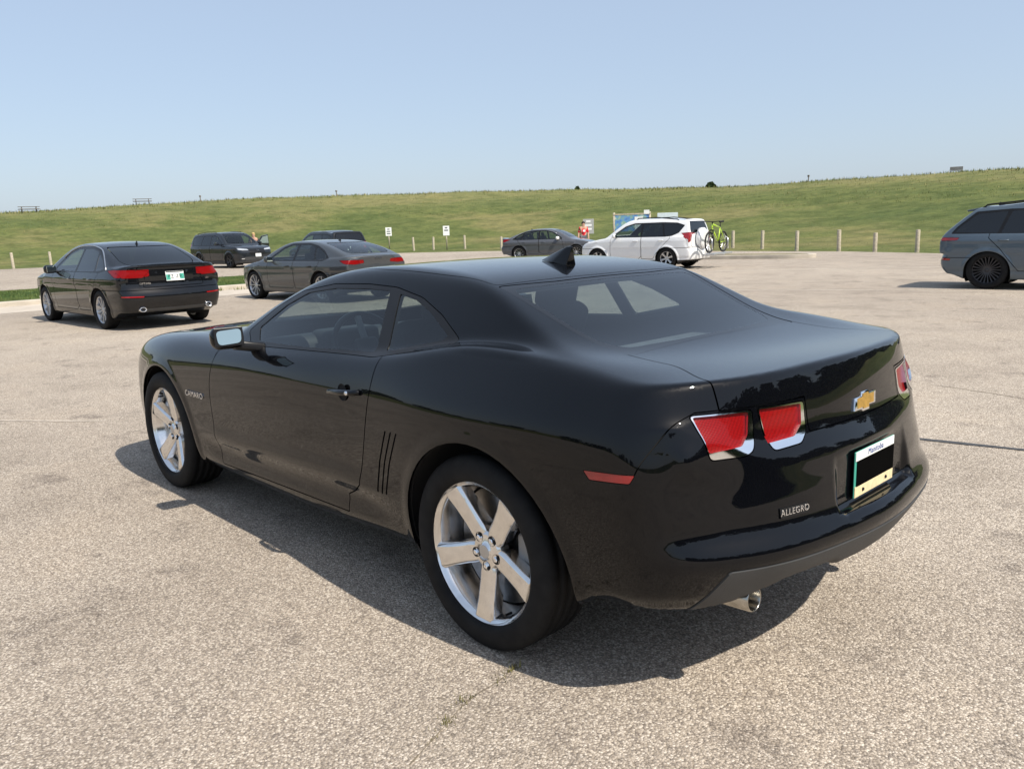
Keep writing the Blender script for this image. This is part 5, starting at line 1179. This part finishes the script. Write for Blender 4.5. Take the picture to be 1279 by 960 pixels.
# ---------------------------------------------------------------- bicycle and rack on the white crossover
def in_rav(x, y, z): a = R(9); return Vector((14.28+x*math.cos(a)-y*math.sin(a), -20.72+x*math.sin(a)+y*math.cos(a), z))
rk = empty('bicycle_rack', in_rav(-1.0, 0, 0), R(9)); tag(rk, 'silver hitch rack holding the green bicycle', 'rack')
steel = mat('rack_steel', (.62, .63, .64), .3, .8, var=.08)
MB().box((-.10, 0, .42), (.60, .06, .06)).build('hitch_bar', steel, rk, bevel=.008)
MB().box((-.40, .05, .47), (.06, 1.5, .05)).build('wheel_tray', steel, rk, bevel=.008); MB().box((-.62, .05, .47), (.06, 1.5, .05)).build('wheel_tray', steel, rk, bevel=.008)
for yy in (-.62, .66): MB().tube([(-.40, yy, .47), (-.40, yy, .95), (-.46, yy, 1.0), (-.52, yy, .95), (-.52, yy, .60)], .018, 8).build('hoop', steel, rk, smooth=True)
MB().box((-.51, .05, .44), (.34, .10, .05)).build('cross_member', steel, rk, bevel=.008)
MB().lathe([(.001, .0), (.20, .012), (.31, .0), (.345, -.04), (.35, -.16), (.30, -.18)], 40).build('spare_wheel_cover', P_white, rav_car, smooth=True, loc=(-1.0, .06, .98), rot=(0, 0, R(90)))
bk_ = empty('bicycle', in_rav(-1.40, .05, .50), R(99)); tag(bk_, 'lime green mountain bicycle carried across the back of the white crossover', 'bicycle')
lime = paint('lime_frame_paint', (.42, .62, .02), spec=.5, dust=.0); blk = M['trim']
BR = .345; WBk = 1.10
for xw in (WBk/2, -WBk/2):                       # x along the bicycle: front wheel at +x
    wl = empty('wheel', (xw, 0, BR), 0, bk_)
    MB().lathe([(BR-.045, .0), (BR-.03, .024), (BR-.008, .022), (BR, 0), (BR-.008, -.022), (BR-.03, -.024), (BR-.045, 0)], 40).build('tyre', M['rubber'], wl, smooth=True)
    MB().lathe([(BR-.045, .012), (BR-.062, .010), (BR-.062, -.010), (BR-.045, -.012), (BR-.045, .012)], 40).build('rim', M['darkalloy'], wl, smooth=True)
    for k in range(16): t = math.pi*2*k/16; MB().tube([(.02*math.cos(t+.5), .015*(-1)**k, .02*math.sin(t+.5)), ((BR-.06)*math.cos(t), 0, (BR-.06)*math.sin(t))], .0025, 4).build('spoke', steel, wl)
    MB().tube([(0, -.05, 0), (0, .05, 0)], .022, 10).build('hub', blk, wl, smooth=True)
    MB().lathe([(.02, .03), (.09, .031), (.09, .028), (.02, .027)], 24).build('brake_disc', M['disc'], wl)
BBk = (-.14, 0, .33); ST = (-.27, 0, .80); HT = (.33, 0, .92); HB = (.37, 0, .78); RA = (-WBk/2, 0, BR); FA = (WBk/2, 0, BR)
fr = MB(); fr.tube([HB, BBk], .030, 10); fr.tube([ST, HT], .024, 10); fr.tube([ST, BBk], .022, 10); fr.tube([HT, HB], .027, 10)
fr.build('frame', lime, bk_, smooth=True)
for sy in (-.05, .05): MB().tube([(BBk[0], sy*.6, BBk[2]), (RA[0], sy, RA[2])], .014, 8).tube([(RA[0], sy, RA[2]), (ST[0], sy*.6, ST[2]-.06)], .012, 8).build('rear_stay', lime, bk_, smooth=True)
for sy in (-.06, .06): MB().tube([(HB[0]+.02, sy, HB[2]-.06), (FA[0], sy, FA[2])], [.020, .017], 8).build('fork_leg', blk, bk_, smooth=True)
MB().tube([(.38, -.06, .73), (.38, .06, .73)], .022, 8).build('fork_crown', blk, bk_); MB().tube([ST, (-.31, 0, .96)], .015, 8).build('seat_post', blk, bk_, smooth=True)
MB().prism([(-.46, -.065), (-.46, .065), (-.34, .05), (-.20, .016), (-.20, -.016), (-.34, -.05)], 2, .965, 1.0).build('saddle', blk, bk_, bevel=.012, seg=2)
MB().tube([(HT[0], 0, HT[2]), (.34, 0, 1.0)], .02, 8).build('stem', blk, bk_); MB().tube([(.27, -.37, 1.02), (.36, -.12, 1.0), (.36, .12, 1.0), (.27, .37, 1.02)], .014, 8).build('handlebar', blk, bk_, smooth=True)
MB().lathe([(.02, .045), (.085, .045), (.085, .04), (.02, .04)], 24, (0, 0, 0)).build('chainring', blk, bk_, loc=BBk); 
for s_ in (1, -1): MB().box((0, 0, 0), (.17*1, .015, .025)).build('crank', blk, bk_, loc=(BBk[0]+.085*s_, .06*s_, BBk[2])); MB().box((BBk[0]+.17*s_, .11*s_, BBk[2]), (.09, .09, .02)).build('pedal', blk, bk_)
# ---------------------------------------------------------------- on the ridge: picnic tables, bench, posts, shrubs
tw_ = mat('grey_timber', (.16, .14, .12), .85, var=.2, vs=6)
def ridge(az, d0):
    """a point on the ridge at a bearing, d0 metres beyond the paving"""
    r_ = np.linspace(20, 220, 801); x = -2.07+r_*np.cos(az); y = 2.67+r_*np.sin(az); e = edge_dist(x, y); i = int(np.argmin(np.abs(e-d0)+(e < 0)*99)); return x[i], y[i], float(hill_z(x[i:i+1], y[i:i+1])[0])
def picnic(az, d0, rz, label):
    x, y, z = ridge(az, d0); t_ = empty('picnic_table', (x, y, z-.03), rz); tag(t_, label, 'table', 'picnic tables on the ridge')
    for k in range(5): MB().box((0, -.32+.16*k, .76), (2.4, .14, .045)).build('plank', tw_, t_)
    for s_ in (-1, 1):
        for k in range(2): MB().box((0, s_*(.68+.15*k), .46), (2.4, .13, .045)).build('seat_plank', tw_, t_)
    for s_ in (-1, 1):
        MB().tube([(s_*.8, -.62, 0), (s_*.8, -.22, .74)], .05, 6).build('leg', tw_, t_); MB().tube([(s_*.8, .62, 0), (s_*.8, .22, .74)], .05, 6).build('leg', tw_, t_)
        MB().box((s_*.8, 0, .42), (.05, 1.6, .10)).build('cross_beam', tw_, t_)
    return t_
picnic(-.236, 58, R(80), 'timber picnic table on the ridge, nearest the left edge'); picnic(-.345, 60, R(70), 'timber picnic table on the ridge above the navy crossover')
bx_, by_, bz_ = ridge(-1.252, 62); bn = empty('bench', (bx_, by_, bz_-.02), R(20)); bn.scale = (.68, .8, .8); tag(bn, 'wooden bench on the ridge near the right edge', 'bench')
for k in range(3): MB().box((0, -.18+.16*k, .46), (1.9, .14, .05)).build('seat_plank', tw_, bn); MB().box((0, .26+.02*k, .60+.16*k), (1.9, .04, .14)).build('back_plank', tw_, bn)
for s_ in (-.8, .8): MB().box((s_, 0, .23), (.08, .45, .46)).build('leg', tw_, bn)
for az, lb in ((-.405, 'short dark post on the ridge above the gap between sedan and crossover'), (-.556, 'thin dark post on the ridge, centre left'), (-1.105, 'dark marker post on the ridge, right of the shrub')):
    x, y, z = ridge(az, 60); q = MB().tube([(0, 0, -.1), (0, 0, .8)], [.07, .06], 8).build('ridge_post', tw_, loc=(x, y, z)); MB().box((0, 0, .72), (.20, .20, .22)).build('post_head', tw_, q, loc=(0, 0, 0)); tag(q, lb, 'post', 'posts on the ridge')
def shrub(az, d0, r_, label):
    x, y, z = ridge(az, d0); s_ = empty('shrub', (x, y, z)); tag(s_, label, 'shrub', 'shrubs on the ridge')
    mb = MB()
    for k in range(5): a = k*1.3; mb.tube([(0, 0, -.1), (r_*.5*math.cos(a), r_*.5*math.sin(a), r_*.8)], [.03, .01], 5)
    mb.build('stem', tw_, s_); V = []; F = []
    for _ in range(420):
        a = random.uniform(0, 6.283); t = random.random(); q = r_*math.sqrt(random.random())*(1-.6*t); c_ = Vector((q*math.cos(a)*1.3, q*math.sin(a)*1.3, r_*(.1+.95*t)+random.gauss(0, .05))); d = Vector((random.gauss(0, 1), random.gauss(0, 1), random.gauss(0, 1))).normalized(); e = d.orthogonal()*.09; f = d.cross(e); o = len(V); V += [c_+e, c_+f, c_-e, c_-f]; F.append((o, o+1, o+2, o+3))
    obj('foliage', [tuple(v) for v in V], F, leafmat('shrub_leaves', (.035, .055, .02)), s_, smooth=False); return s_
shrub(-.998, 60, .6, 'dark rounded shrub on the ridge above the bicycle'); shrub(-.842, 60, .3, 'tiny shrub on the ridge above the information board')
